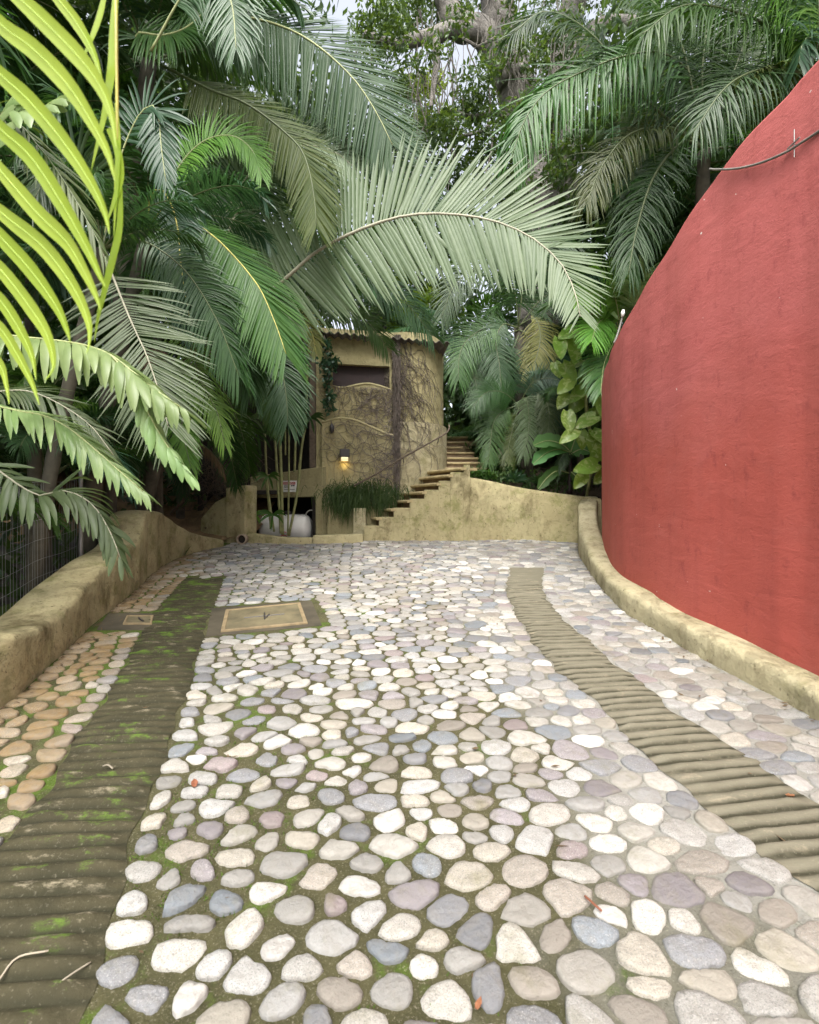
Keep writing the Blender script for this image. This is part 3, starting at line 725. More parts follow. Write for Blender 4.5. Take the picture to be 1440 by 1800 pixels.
# warning sign
sg = empty('warning_sign', P(509, 855, 9.62), 'small white warning sign with a red heading behind the canes', 'sign')
s0 = P(509, 855, 9.60); mb = MB(); mb.box(s0, (.30, .012, .225), R(-8)); mb.build('plate', M['white'], sg, bevel=.004)
mb = MB(); Mz = Matrix.Rotation(R(-8), 3, 'Z'); mb.box(s0+Mz @ Vector((0, -.008, .062)), (.25, .003, .05), R(-8)); mb.build('header', M['redink'], sg)
def text(txt, size, loc, rz, mat, name, parent):
    cu = bpy.data.curves.new(name, 'FONT'); cu.body = txt; cu.size = size; cu.align_x = 'CENTER'; cu.align_y = 'CENTER'; cu.extrude = .0008; cu.resolution_u = 2
    o = bpy.data.objects.new('tmp', cu); COL.objects.link(o); bpy.context.view_layer.update()
    me = bpy.data.meshes.new_from_object(o.evaluated_get(bpy.context.evaluated_depsgraph_get())); bpy.data.objects.remove(o)
    me.materials.append(mat); me.transform(Matrix.Translation(loc) @ Matrix.Rotation(rz, 4, 'Z') @ Matrix.Rotation(R(90), 4, 'X'))
    put(name, me, parent)
text('WARNING', .046, s0+Mz @ Vector((0, -.0115, .062)), R(-8), M['white'], 'heading', sg)
mb = MB()
for k, (dx, dz, w) in enumerate(((-.06, .02, .10), (-.06, -.002, .10), (-.065, -.024, .09), (.05, .012, .03), (.09, .014, .035), (-.05, -.06, .12), (.06, -.062, .1))):
    mb.box(s0+Mz @ Vector((dx, -.0075, dz)), (w, .003, .009 if w > .05 else .024), R(-8))
mb.build('print', M['ink'], sg)

# wall lamp (lit) and the small fixture
u, z = PU(605, 803)
lampbase = UP(u, z, .2); wl = empty('wall_lamp', lampbase, 'dark box wall lamp, lit and shining down on the vine covered panel', 'wall lamp')
ang = math.atan2(du.y, du.x)
mb = MB(); mb.box(UP(u, z+.045, .21), (.19, .16, .15), ang); mb.build('housing', M['iron'], wl, bevel=.012)
mb = MB()
for k in range(3): mb.box(UP(u, z-.055-.026*k, .205), (.18, .15, .008), ang)
mb.build('louvre', M['nosing'], wl)
mb = MB(); mb.box(UP(u, z-.07, .2), (.13, .10, .07), ang); mb.build('lens', M['bulb'], wl)
ld = bpy.data.lights.new('lamp_light', 'POINT'); ld.energy = .3; ld.color = (1, .72, .3); ld.shadow_soft_size = .04
lo = bpy.data.objects.new('lamp_light', ld); COL.objects.link(lo); lo.location = UP(u, z-.17, .2)
lo.parent = wl; lo.matrix_parent_inverse = Matrix.Translation(-wl.location)
u, z = PU(583, 755)
fx = empty('wall_fixture', UP(u, z, .13), 'small black oval fixture on the wall above the lit lamp', 'fixture')
mb = MB(); mb.tube([UP(u, z-.09, .15), UP(u, z-.06, .19), UP(u, z+.03, .19), UP(u, z+.09, .15)], [.02, .045, .045, .015], 9); mb.build('body', M['iron'], fx, True)
mb = MB(); mb.tube([UP(u, z+.08, .13), UP(u-.02, z+.16, .13)], .006, 5); mb.build('cord', M['iron'], fx)

# ------------------------------------------------------------------ stairs
RX = [(640, 924), (666, 909.5), (692, 894), (720, 879), (746, 864), (771, 849), (792, 834.5), (815, 822)]
LX = [640, 650, 669, 686, 704, 721, 737, 754]
stair = empty('staircase', Vector((0, 9.1, 1.0)), 'ochre garden steps climbing around the round tower', 'staircase')
YF, YB = 9.02, 9.9
Z = [HC-(y-900)*YF/F for _, y in RX]; XR = [(x-720)*YF/F for x, _ in RX]; XL = [(x-720)*YB/F for x in LX]
mb = MB()
for i in range(len(RX)):
    x1 = XR[i+1] if i+1 < len(RX) else XR[i]+.12
    mb.box(((XR[i]+x1)/2, YF+.06, (Z[i]+.7)/2+.004*i), (x1-XR[i], .12, Z[i]-.7+.008*i))
mb.build('side_wall', M['wall'], stair, bevel=.006)
for i in range(1, len(RX)):
    m2 = MB(); xl2 = XL[i+1] if i+1 < len(RX) else XL[i]+.3; xr2 = XR[i+1] if i+1 < len(RX) else XR[i]+.3
    m2.prism([Vector((XL[i], YB, .7)), Vector((XR[i]+.01, YF+.121, .7)), Vector((min(xr2+.3, 1.1), YF+.121, .7)), Vector((min(xl2+.3, 1.1), YB+.2, .7))], (0, 0, Z[i]-.73))
    so = m2.build('step', M['riser'], stair)
    m2 = MB(); d = Vector((XR[i]-XL[i], YF-YB, 0)).normalized(); nrm = Vector((d.y, -d.x, 0)) if d.y > 0 else Vector((d.y, -d.x, 0))
    nrm = Vector((-abs(nrm.x), -abs(nrm.y)*.3, 0)).normalized()
    a, b = Vector((XL[i], YB, Z[i]-.025)), Vector((XR[i]+.0, YF-.03, Z[i]-.025))
    m2.tube([a+nrm*.05, a.lerp(b, .5)+nrm*.06, b+nrm*.02], .03, 8)
    m2.prism([a+nrm*.05+Vector((0, 0, -.02)), b+nrm*.02+Vector((0, 0, -.02)), b-nrm*.28+Vector((0, .1, -.02)), a-nrm*.28+Vector((0, 0, -.02))], (0, 0, .046))
    m2.build('nosing', M['nosing'], so)
for j, (yy, pr) in enumerate(((825, 857), (815.5, 849), (807, 840), (797.5, 833), (788, 828), (779, 825), (770, 822))):
    Yj = 10.35+.3*j; zj = HC+(900-yy)*Yj/F; xl, xr_ = .5, (pr-720)*Yj/F
    m2 = MB(); m2.box(((xl+xr_)/2, Yj+.3, (zj+.9)/2), (xr_-xl, .6, zj-.9)); so = m2.build('step', M['riser'], stair)
    m2 = MB(); m2.box(((xl+xr_)/2, Yj+.02, zj+.012), (xr_-xl+.03, .1, .05)); m2.build('nosing', M['nosing'], so, bevel=.015)
mb = MB(); zl8 = HC+(900-770)*12.4/F; mb.box((1.2, 12.9, 1.9), (1.3, .6, 2.9)); mb.build('landing', M['riser'], stair)
hr = empty('handrail', P(785, 762, 9.7), 'rusty brown handrail rising across the panel to the round tower', 'handrail')
mb = MB(); mb.tube([Vector(p) for p in spline([P(622, 854, 9.15), P(660, 834, 9.2), P(700, 809, 9.3), P(740, 787, 9.45), P(775, 767, 9.66), P(786, 760, 9.8), P(790, 752, 9.9), P(789, 747, 9.95)], 40)], .017, 7); mb.build('rail', M['wood'], hr, True)
for px, py, Y in ((709, 804, 9.33), (771, 770, 9.64)):
    mb = MB(); a = P(px, py, Y); mb.tube([a, a+Vector((0, .16, -.05)), a+Vector((0, .45, -.05))], .01, 5); mb.build('bracket', M['iron'], hr)

# ------------------------------------------------------------------ bare climbing vines
def strands(fn, starts, n, step, r, vert, seed):
    rs = random.Random(seed); m2 = MB()
    for (u, z, a) in starts:
        pts = []; da = 0
        for k in range(n):
            p = fn(u, z)
            if p is None: break
            pts.append(p); da = da*.7+rs.gauss(0, .22); a += da
            if vert: a += (-math.pi/2-a)*.18
            u += step*math.cos(a); z += step*math.sin(a)
        if len(pts) > 3: m2.tube(pts, [r*(1-.6*i/len(pts)) for i in range(len(pts))], 3, cap=False)
    return m2
def panel_pt(u, z):
    if not (0.05 < u < ULEN and 1.35 < z < 4.0): return None
    zw = interp(u, [PU(a, 742)[0] for a in (566, 600, 627, 650, 693)], [PU(a, b)[1] for a, b in ((566, 744), (600, 737), (627, 742), (650, 752), (693, 768))])
    return UP(u, z, (.135 if z < zw else .072)+random.uniform(0, .02))
def tower_pt(a, z):
    if not (z > 1.2 and z < 5.05): return None
    r = (.88 if z < ZL else .81)+random.uniform(0, .02); return Vector((TC[0]+r*math.cos(a), TC[1]+r*math.sin(a), z))
rs = random.Random(3); st = []
for k in range(125):                          # from the corner and from the ledges
    q = rs.random()
    if q < .5: st.append((ULEN-.06, rs.uniform(1.6, 3.9), math.pi+rs.uniform(-1, 1)))
    elif q < .8: st.append((rs.uniform(.35, ULEN), PU(630, 680)[1]-.03, -math.pi/2+rs.uniform(-.9, .9)))
    else: st.append((rs.uniform(.2, ULEN), rs.uniform(2.6, 3.1), rs.uniform(0, 6.3)))
vp = strands(panel_pt, st, 34, .045, .006, False, 5)
tag(vp.build('panel_vine', M['vine']), 'leafless brown vine stems spread over the flat ochre panel', 'vine')
st = []
for k in range(150):
    a = -2.45+abs(rs.gauss(0, .6)); st.append((a, rs.uniform(4.4, 5.03), -math.pi/2))
for k in range(26): st.append((rs.uniform(-2.3, -1.0), rs.uniform(3.2, 3.9), -math.pi/2+rs.uniform(-.8, .8)))
vt = strands(lambda u, z: tower_pt(u, z), st, 40, .05, .0062, True, 9)
for k in range(38):                           # the thick bundle in the corner
    x0 = rs.uniform(-.06, .06); p = [UP(ULEN-.02+x0+rs.gauss(0, .02), zz, .10+rs.uniform(0, .09)) for zz in np.linspace(5.05, rs.uniform(1.3, 2.8), 16)]
    vt.tube(p, .007, 3, cap=False)
tag(vt.build('tower_vine', M['vine']), 'thick curtain of bare grey vine hanging down the round tower', 'vine')

# ------------------------------------------------------------------ foliage generators
def norm(a): return a/np.maximum(np.linalg.norm(a, axis=-1, keepdims=True), 1e-9)
def frond_arrays(pts, nrm, n=60, L=.8, W_=.035, start=.12, a0=78, a1=22, dih=.15, grav=.25, seg=4, fold=True, seed=0, Ls=(1, 1), miss=.02, blunt=False, gs=(1, 1), jit=.045, prof=(.45, .55, .75, .18)):
    n = int(n*1.7); W_ = W_*.86
    r = np.random.default_rng(seed); S = spline(pts, 120); Tn = norm(np.gradient(S, axis=0)); nrm = np.array(nrm, float)
    Vs, Fs, base = [], [], 0
    t = np.linspace(start, .995, n)+r.normal(0, .16/n, n); t = np.clip(t, start, .998)
    for si, sd_ in enumerate((1, -1)):
        keep = r.random(n) > miss; tt = t[keep]; m = len(tt); ix = tt*119
        pos = np.stack([np.interp(ix, np.arange(120), S[:, j]) for j in range(3)], 1)
        T = norm(np.stack([np.interp(ix, np.arange(120), Tn[:, j]) for j in range(3)], 1))
        N = norm(nrm[None]-T*(T@nrm)[:, None]); Sd = np.cross(T, N)*sd_
        u = (tt-start)/(1-start)
        ang = np.radians(a0+(a1-a0)*u**1.25)+r.normal(0, jit, m)+(r.random(m) < .05)*r.normal(0, .22, m); dh = dih+r.normal(0, jit*1.3, m)
        d = np.cos(ang)[:, None]*T+np.sin(ang)[:, None]*(Sd*np.cos(dh)[:, None]+N*np.sin(dh)[:, None])
        ln = L*Ls[si]*(prof[0]+prof[1]*np.sin(np.pi*(u*prof[2]+prof[3])))*(1+r.normal(0, .07, m))
        p = pos.copy(); cur = norm(d); rows = []
        wp = [.5, 1, .98, .72, .06] if not blunt else [.4, .95, 1, .8, .16]
        g = grav*gs[si]*(1+r.normal(0, .38, m))
        for k in range(seg+1):
            s = k/seg; w = W_*.5*np.interp(s, np.linspace(0, 1, 5), wp)*np.clip(ln/(L*.8), .45, 1)
            wd = norm(T-cur*(np.sum(T*cur, 1))[:, None]); nn = norm(np.cross(cur, wd))
            if fold: rows += [p-wd*w[:, None], p+nn*(w*.35)[:, None], p+wd*w[:, None]]
            else: rows += [p-wd*w[:, None], p+wd*w[:, None]]
            cur = norm(cur+np.array([0, 0, -1.])[None]*(g*(.35+1.2*s)/seg*2)[:, None]); p = p+cur*(ln/seg)[:, None]
        arr = np.stack(rows, 1); c = 3 if fold else 2; vm = arr.shape[1]
        Vs.append(arr.reshape(-1, 3)); offs = base+np.arange(m)*vm
        for k in range(seg):
            for j in range(c-1):
                a = k*c+j; Fs.append(np.stack([offs+a, offs+a+1, offs+a+c+1, offs+a+c], 1))
        base += m*vm
    return np.concatenate(Vs), np.concatenate(Fs)
def rachis_mesh(pts, r0, r1, mat, n=26):
    s = spline(pts, n); m2 = MB(); m2.tube([Vector(p) for p in s], [lerp(r0, r1, i/(n-1)) for i in range(n)], 6); return m2.mesh('midrib', mat, True)
def frond(parent, pts, nrm, mat, rmat='rachis', r0=.016, r1=.004, label=None, **kw):
    if len(pts[0]) == 3 and not isinstance(pts[0], Vector): # (px, py, depth)
        d0 = [p for p in pts]; pts = [P(*p) for p in d0]
    v, f = frond_arrays(pts, nrm, seed=random.randrange(10**6), **kw)
    o = put('frond', np_mesh('frond', v, f, M[mat]), parent)
    if label: o['label'] = label
    put('midrib', rachis_mesh(pts, r0, r1, M[rmat]), o); return o
def pxs(lst, y0, y1): n = len(lst); return [(a, b, lerp(y0, y1, i/(n-1))) for i, (a, b) in enumerate(lst)]
def trunk(parent, pts, r0, r1, mat='bark', ringed=True, n=40):
    s = spline(pts, n); m2 = MB(); rr = [lerp(r0, r1, i/(n-1))*(1.07 if ringed and i % 3 == 0 else 1) for i in range(n)]
    m2.tube([Vector(p) for p in s], rr, 10); return m2.build('trunk', M[mat], parent, True)

# shared frond meshes for the palms that fill the background
VAR = {}
def variant(key, elev, droop, L, leafL, n, dih, grav, mats, W_=.03, nrm=(0, 0, 1), seg=3):
    th = R(elev); p = np.zeros(3); pts = [p.copy()]; k = 14
    for i in range(k):
        p = p+np.array([math.cos(th), .04*math.sin(i*.5), math.sin(th)])*L/k; pts.append(p.copy()); th -= R(droop)*(i+3)/(k*.5*(k+5))*1.0
    v, f = frond_arrays(pts, (-math.sin(R(elev)), .15, math.cos(R(elev))), n=n, L=leafL, W_=W_, start=.2, dih=dih, grav=grav, seg=seg, fold=False, seed=len(VAR)*7+1, miss=.04, jit=.075)
    for mk in mats:
        VAR[(key, mk)] = (np_mesh('frond', v, f, M[mk]), rachis_mesh(pts, .016, .004, M['rachisd'], 14))
FM = ('dark_leaf', 'mid', 'blue', 'olive', 'grey', 'teal', 'dead')
variant('up', 72, 95, 2.2, .50, 50, .25, .45, FM); variant('mid', 42, 100, 2.3, .52, 54, .2, .6, FM)
variant('flat', 12, 85, 2.3, .52, 54, .1, .8, FM); variant('hang', -15, 60, 2.0, .48, 50, .05, .9, FM)
variant('arch', 58, 150, 2.5, .55, 58, .15, .8, FM)
def palm(x, y, z0, crown, n, sc, mats, label, group=None, lean=(0, 0), r=.07, keys=('up', 'mid', 'mid', 'arch', 'flat', 'hang'), yaw=(0, 360), name='palm_tree', cat='palm', th=True):
    base = Vector((x, y, z0)); top = base+Vector((lean[0], lean[1], crown-z0))
    root = empty(name, base, label, cat, group)
    if th: trunk(root, [base-Vector((0, 0, .2)), base.lerp(top, .5)+Vector((-lean[0]*.12, 0, 0)), top], r*1.25, r*.8)
    for i in range(n):
        key = keys[i % len(keys)]; mk = random.choice(mats)
        if key == 'hang' and random.random() < .4: mk = 'dead'
        a = R(lerp(yaw[0], yaw[1], (i+random.uniform(-.3, .3))/n)+(i % 3)*7)
        me, mr = VAR[(key, mk)]; s = sc*random.uniform(.85, 1.15)
        o = bpy.data.objects.new('frond', me); COL.objects.link(o); o.parent = root
        o.location = top-base+Vector((0, 0, -.05*(i % 4))); o.rotation_euler = (random.uniform(-.2, .2), random.uniform(-.12, .12), a); o.scale = (s, s, s)
        c = bpy.data.objects.new('midrib', mr); COL.objects.link(c); c.parent = o
    return root
def leafcloud(cs, n, size, seed, hang=.5, asp=.42):
    r = np.random.default_rng(seed); cs = np.array(cs, float); w = cs[:, 3]*cs[:, 4]*cs[:, 5]; k = r.choice(len(cs), n, p=w**.7/np.sum(w**.7))
    d = norm(r.normal(0, 1, (n, 3)))*(r.random((n, 1))**.45); p = cs[k, :3]+d*cs[k, 3:6]
    ax = norm(r.normal(0, 1, (n, 3))+np.array([0, 0, -hang])); sd_ = norm(np.cross(ax, r.normal(0, 1, (n, 3)))); nn = np.cross(ax, sd_)
    L = size*r.uniform(.7, 1.3, (n, 1)); w_ = L*asp*.5
    V = np.stack([p, p+ax*L*.45-sd_*w_, p+ax*L*.45+nn*L*.04, p+ax*L*.45+sd_*w_, p+ax*L], 1).reshape(-1, 3)
    o = np.arange(n)*5
    F3 = np.concatenate([np.stack([o, o+1, o+2], 1), np.stack([o, o+2, o+3], 1), np.stack([o+1, o+4, o+2], 1), np.stack([o+2, o+4, o+3], 1)])
    return V, F3


# ------------------------------------------------------------------ the named palms in front
CAMN = (0, -1, .25)
p1 = empty('palm_tree', W(-4.2, 7.3), 'palm with the huge pale frond arching over the end of the drive', 'palm')
trunk(p1, [W(-4.2, 7.3, -.2), W(-3.7, 7.1, 1.6), P(352, 640, 6.9)], .12, .09)
frond(p1, pxs([(360, 628), (450, 533), (505, 488), (560, 440), (650, 397), (740, 376), (850, 384), (930, 415), (985, 462), (1010, 512), (1020, 556)], 6.8, 5.45), (0, -1, .12), 'hero', 'rachisg', .03, .006,
      n=66, L=1.14, W_=.066, start=.2, a0=86, a1=30, dih=-.05, grav=.16, gs=(.22, .08), Ls=(1.0, 1.0), seg=5, miss=.008, jit=.014, prof=(.36, .64, .85, .2), label='huge pale grey-green frond')
frond(p1, pxs([(352, 640), (380, 470), (440, 330), (505, 268), (570, 245), (640, 250), (700, 290), (760, 370)], 6.9, 6.7), (0, -1, .2), 'blue', 'rachisg', .022, .005, n=84, L=.95, W_=.036, start=.3, a0=75, a1=28, dih=.05, grav=.2, jit=.03)
frond(p1, pxs([(352, 640), (360, 480), (410, 350), (460, 285), (520, 258), (580, 262), (630, 300)], 7.0, 6.6), (0, -1, .2), 'hero', 'rachisg', .02, .004, n=70, L=.75, W_=.032, start=.35, a0=75, a1=30, dih=.1, grav=.35)
frond(p1, pxs([(352, 640), (400, 570), (440, 560), (475, 595), (494, 645), (503, 695), (506, 742)], 6.8, 6.4), (.15, -1, .25), 'blue', 'rachisd', .016, .004, n=62, L=.62, W_=.03, start=.35, a0=70, a1=25, dih=.15, grav=.5)
frond(p1, pxs([(352, 640), (335, 640), (318, 690), (322, 760), (335, 820)], 6.7, 6.3), (0, -1, .3), 'bright', 'rachisd', .014, .004, n=44, L=.42, W_=.024, start=.3, dih=.1, grav=.7)

frond(p1, pxs([(352, 640), (440, 560), (520, 528), (590, 535), (645, 565), (680, 610)], 7.2, 7.6), (0, -1, .3), 'mid', 'rachisd', .016, .004, n=56, L=.55, W_=.026, start=.3, a0=74, a1=28, dih=.1, grav=.5)
frond(p1, pxs([(352, 640), (470, 480), (600, 470), (700, 520), (760, 590)], 7.6, 8.4), (0, -1, .3), 'blue', 'rachisd', .016, .004, n=60, L=.7, W_=.028, start=.3, a0=74, a1=28, dih=.1, grav=.5)
for q in ([(352, 640), (395, 690), (425, 760), (440, 830)], [(352, 640), (380, 730), (405, 800), (418, 858)], [(352, 640), (420, 650), (470, 700), (490, 760)], [(352, 640), (330, 720), (318, 800), (322, 870)]):
    frond(p1, pxs(q, 7.0, 8.3), (.1, -1, .3), random.choice(('dark_leaf', 'mid', 'teal')), 'rachisd', .012, .003, n=46, L=.42, W_=.022, start=.3, dih=.1, grav=.7)
frond(p1, pxs([(352, 640), (470, 560), (525, 560), (548, 585), (556, 622)], 7.0, 6.9), (.2, -1, .2), 'yellow', 'rachisy', .012, .003, n=26, L=.26, W_=.03, start=.62, dih=.1, grav=.5, label='short yellowing frond tip')

p2 = empty('palm_tree', W(-4.9, 7.6), 'tall palm whose arching fronds fill the top edge left of the fig tree', 'palm')
trunk(p2, [W(-4.9, 7.6, -.2), W(-4.5, 7.4, 3.5), P(262, 110, 6.9)], .13, .1)
frond(p2, pxs([(270, 90), (320, 48), (365, 33), (430, 30), (500, 48), (560, 82), (620, 137), (660, 195), (690, 255)], 6.8, 6.3), (0, -1, .2), 'blue', 'rachis', .022, .005, n=92, L=.98, W_=.038, start=.18, a0=76, a1=30, dih=-.32, grav=.2, gs=(.5, .2), jit=.03)
frond(p2, pxs([(275, 110), (330, 138), (375, 160), (422, 177), (460, 200), (500, 232), (530, 264), (546, 310), (554, 362), (556, 398)], 6.3, 5.9), (.1, -1, .35), 'olive', 'rachisd', .02, .004, n=92, L=.64, W_=.033, start=.16, a0=74, a1=30, dih=-.34, grav=.3, gs=(.7, .25), jit=.03, label='olive frond with yellowing tips')
frond(p2, pxs([(265, 90), (330, -20), (385, -40), (408, 10), (415, 85)], 5.6, 5.2), (0, -1, .2), 'blue', 'rachis', .015, .004, n=48, L=.6, W_=.03, start=.25, dih=0, grav=.8)
frond(p2, pxs([(265, 100), (240, 60), (290, 62), (340, 40), (400, -30)], 6.2, 6.0), (0, -1, .4), 'mid', 'rachis', .02, .006, n=60, L=.7, W_=.03, start=.15, dih=.1, grav=.5)

p3 = empty('palm_tree', W(-4.0, 5.9), 'palm with dark half-folded fronds reaching over the middle of the left wall', 'palm')
trunk(p3, [W(-4.0, 5.9, -.2), W(-3.7, 5.8, 1.8), P(262, 400, 5.6)], .1, .075)
frond(p3, pxs([(262, 390), (300, 366), (341, 391), (381, 420), (413, 452), (437, 480), (460, 513), (484, 568), (503, 622)], 5.4, 4.9), (.25, -.9, .55), 'mid', 'rachisy', .013, .003, n=74, L=.66, W_=.036, start=.16, a0=72, a1=26, dih=-.42, grav=.3, gs=(.9, .3), jit=.03, label='bright-ribbed green frond')
frond(p3, pxs([(262, 390), (264, 350), (282, 332), (302, 362), (313, 405), (317, 455), (326, 520), (340, 590)], 5.4, 5.1), (0, -1, .3), 'teal', 'rachisy', .011, .003, n=54, L=.42, W_=.030, start=.2, a0=72, a1=30, dih=.1, grav=.55)
frond(p3, pxs([(262, 395), (310, 300), (355, 250), (405, 238), (442, 262), (460, 310)], 6.0, 5.8), (0, -1, .3), 'bright', 'rachis', .012, .003, n=60, L=.42, W_=.022, start=.25, dih=.15, grav=.5)
frond(p3, pxs([(262, 400), (330, 420), (390, 500), (425, 590), (440, 690)], 5.5, 5.4), (0, -1, .3), 'dark_leaf', 'rachisd', .012, .003, n=60, L=.6, W_=.03, start=.2, dih=.05, grav=.7)
frond(p3, pxs([(262, 395), (300, 480), (330, 580), (350, 660), (380, 720), (395, 780)], 5.4, 5.3), (.2, -1, .3), 'bright', 'rachisd', .012, .003, n=50, L=.36, W_=.02, start=.35, dih=.05, grav=.7)

p4 = empty('palm_tree', W(-3.65, 4.6), 'slender palm with a grey-green fan frond beside the near wire fence', 'palm')
trunk(p4, [W(-3.65, 4.6, -.2), W(-3.3, 4.5, 1.6), P(180, 440, 4.5)], .07, .05)
frond(p4, pxs([(180, 440), (200, 490), (222, 545), (242, 590), (258, 625), (280, 690), (296, 750)], 4.3, 4.0), (.25, -1, .3), 'grey', 'rachisg', .012, .003, n=34, L=.66, W_=.026, start=.16, a0=70, a1=24, dih=.1, grav=.3, gs=(.3, .5))
frond(p4, pxs([(180, 440), (205, 300), (240, 210), (268, 185), (279, 210), (282, 240), (285, 270), (292, 320)], 4.6, 4.4), (0, -1, .3), 'teal', 'rachis', .011, .003, n=28, L=.36, W_=.034, start=.45, a0=66, a1=18, dih=.1, grav=.4)
frond(p4, pxs([(180, 440), (160, 330), (130, 280), (95, 290), (60, 350)], 4.4, 4.0), (0, -1, .4), 'dark_leaf', 'rachisd', .011, .003, n=46, L=.5, W_=.03, start=.2, dih=.1, grav=.7)
frond(p4, pxs([(180, 440), (240, 420), (320, 470), (380, 560), (420, 660)], 4.8, 5.0), (0, -1, .4), 'dark_leaf', 'rachisd', .011, .003, n=54, L=.55, W_=.026, start=.2, dih=.1, grav=.8)

p5 = empty('fishtail_palm', W(-3.05, 2.5), 'near palm with broad pale drooping leaflets hanging over the left wall', 'palm')
trunk(p5, [W(-3.05, 2.5, -.2), W(-3.0, 2.5, 1.2), P(-240, 640, 2.55)], .05, .04)
frond(p5, pxs([(-240, 640), (-60, 590), (50, 594), (110, 600), (155, 608), (195, 624), (232, 652), (275, 686), (318, 716)], 2.6, 2.35), (.3, -.35, .85), 'pale', 'rachis', .010, .003, n=20, L=.27, W_=.056, start=.38, a0=52, a1=16, dih=-.35, grav=1.0, gs=(1.1, .35), blunt=True, jit=.13, miss=0, seg=6)
frond(p5, pxs([(195, 624), (235, 670), (258, 720), (285, 770), (312, 806), (336, 836)], 2.42, 2.4), (.5, -.6, .6), 'pale', 'rachis', .005, .002, n=9, L=.16, W_=.045, start=.3, a0=34, a1=8, dih=-.2, grav=.6, blunt=True, jit=.1, miss=0, seg=5)
frond(p5, pxs([(-240, 650), (-60, 700), (30, 722), (75, 730), (120, 752), (165, 788), (210, 828), (252, 864)], 2.85, 2.65), (.3, -.5, .8), 'pale', 'rachis', .009, .003, n=26, L=.225, W_=.04, start=.34, a0=46, a1=14, dih=-.25, grav=.7, gs=(.9, .4), blunt=True, jit=.08, miss=0, seg=6)
frond(p5, pxs([(-240, 660), (-40, 800), (60, 868), (105, 862), (142, 872), (172, 898), (196, 940), (212, 982)], 3.1, 3.0), (.3, -.6, .7), 'grey', 'rachisg', .009, .003, n=18, L=.26, W_=.048, start=.45, a0=55, a1=16, dih=-.2, grav=.6, blunt=True, jit=.1, miss=0, seg=6)
frond(p5, pxs([(-240, 650), (-60, 360), (0, 205), (30, 190), (60, 195), (92, 180)], 2.6, 2.5), (0, -.7, .6), 'pale', 'rachis', .008, .003, n=8, L=.22, W_=.07, start=.62, a0=50, a1=12, dih=0, grav=.4, blunt=True, miss=0)
frond(p5, pxs([(-240, 650), (-80, 250), (10, 205), (70, 260), (120, 330), (160, 400), (185, 450)], 2.7, 2.6), (.3, -.7, .5), 'olive', 'rachisd', .008, .003, n=20, L=.3, W_=.022, start=.4, a0=40, a1=12, dih=-.1, grav=.6, miss=.1)
frond(p5, pxs([(-240, 650), (-120, 700), (-20, 690), (60, 690), (150, 740), (200, 800)], 3.2, 3.3), (.2, -.6, .7), 'grey', 'rachisg', .009, .003, n=26, L=.3, W_=.022, start=.3, a0=50, a1=14, dih=0, grav=.5, seg=5)

# the bright frond almost touching the lens, and its crossing neighbour
p6 = empty('palm_tree', W(-2.95, .9), 'nearest palm whose bright yellow-green leaflets fill the upper left corner', 'palm')
trunk(p6, [W(-2.95, .9, -.2), W(-2.8, .9, 1.2), Vector((-2.5, .9, 2.4))], .05, .04)
def strap(mb, pts, w, n=22, thick=.3, tipw=.12):
    s = spline(pts, n); rows = []
    for i in range(n):
        t = i/(n-1); d = Vector(s[min(i+1, n-1)]-s[max(i-1, 0)]).normalized(); side = d.cross(Vector((.25, 1, .1))).normalized(); up = side.cross(d)
        ww = w*.5*min(1, .55+1.4*t)*min(1, (1-t)**.75*1.7+tipw*.3)
        p = Vector(s[i]); rows += [p-side*ww, p+up*ww*thick, p+side*ww]
    mb.add(rows, [(i*3+j, i*3+j+1, i*3+j+4, i*3+j+3) for i in range(n-1) for j in range(2)])
near = [([(-30, -60), (37, 0), (85, 45), (140, 102), (175, 150), (196, 200), (205, 262)], .036), ([(-60, -30), (0, 42), (57, 85), (118, 148), (160, 212), (190, 270), (203, 320)], .037),
        ([(-60, 70), (0, 130), (52, 178), (112, 250), (160, 322), (185, 375), (193, 412)], .037), ([(-60, 160), (0, 226), (54, 275), (108, 356), (150, 430), (176, 485), (186, 505)], .038),
        ([(-50, 240), (10, 310), (69, 378), (118, 426), (152, 484), (170, 522), (177, 545)], .037), ([(-60, 320), (10, 380), (76, 434), (128, 503), (155, 562), (158, 600), (152, 622)], .037),
        ([(-60, 350), (0, 415), (52, 472), (98, 536), (118, 580), (124, 602)], .037), ([(-60, 410), (0, 472), (46, 530), (82, 586), (95, 635), (90, 655), (80, 668)], .036),
        ([(-50, 480), (0, 527), (34, 578), (56, 624), (64, 668)], .034), ([(-50, 530), (0, 576), (30, 622), (55, 670), (70, 712)], .030), ([(-40, 590), (0, 640), (11, 674), (17, 711)], .026),
        ([(60, -60), (100, -5), (136, 42), (165, 95), (182, 150)], .028)]
mb = MB()
for i, (q, w) in enumerate(near): strap(mb, [P(a, b, .80+.012*i-.03*k) for k, (a, b) in enumerate(q)], w*.76)
rib = MB()
for i, (q, w) in enumerate(near): rib.tube([Vector(p)+Vector((0, -.0012, 0)) for p in spline([P(a, b, .80+.012*i-.03*k) for k, (a, b) in enumerate(q)], 20)], [.0007-.00002*j for j in range(20)], 4, cap=False)
def near_frond(m2, rp, r0, mats, label, veins=None):
    o = m2.build('frond', M[mats], p6, True); o['label'] = label
    put('midrib', rachis_mesh(rp, r0, r0*.4, M['rachisy']), o)
    if veins: veins.build('leaf_vein', M['limerib'], o, True)
M['limerib'] = simple('pale_leaf_vein', (.44, .60, .12), .45, var=.15, bmp=0)
near_frond(mb, [Vector((-2.5, .9, 2.4)), P(-420, -300, .95), P(-60, -140, .8), P(-75, 60, .8), P(-70, 240, .85), P(-60, 420, .88), P(-45, 590, .92)], .009, 'lime', 'broad sunlit yellow-green frond', rib)
mb = MB()
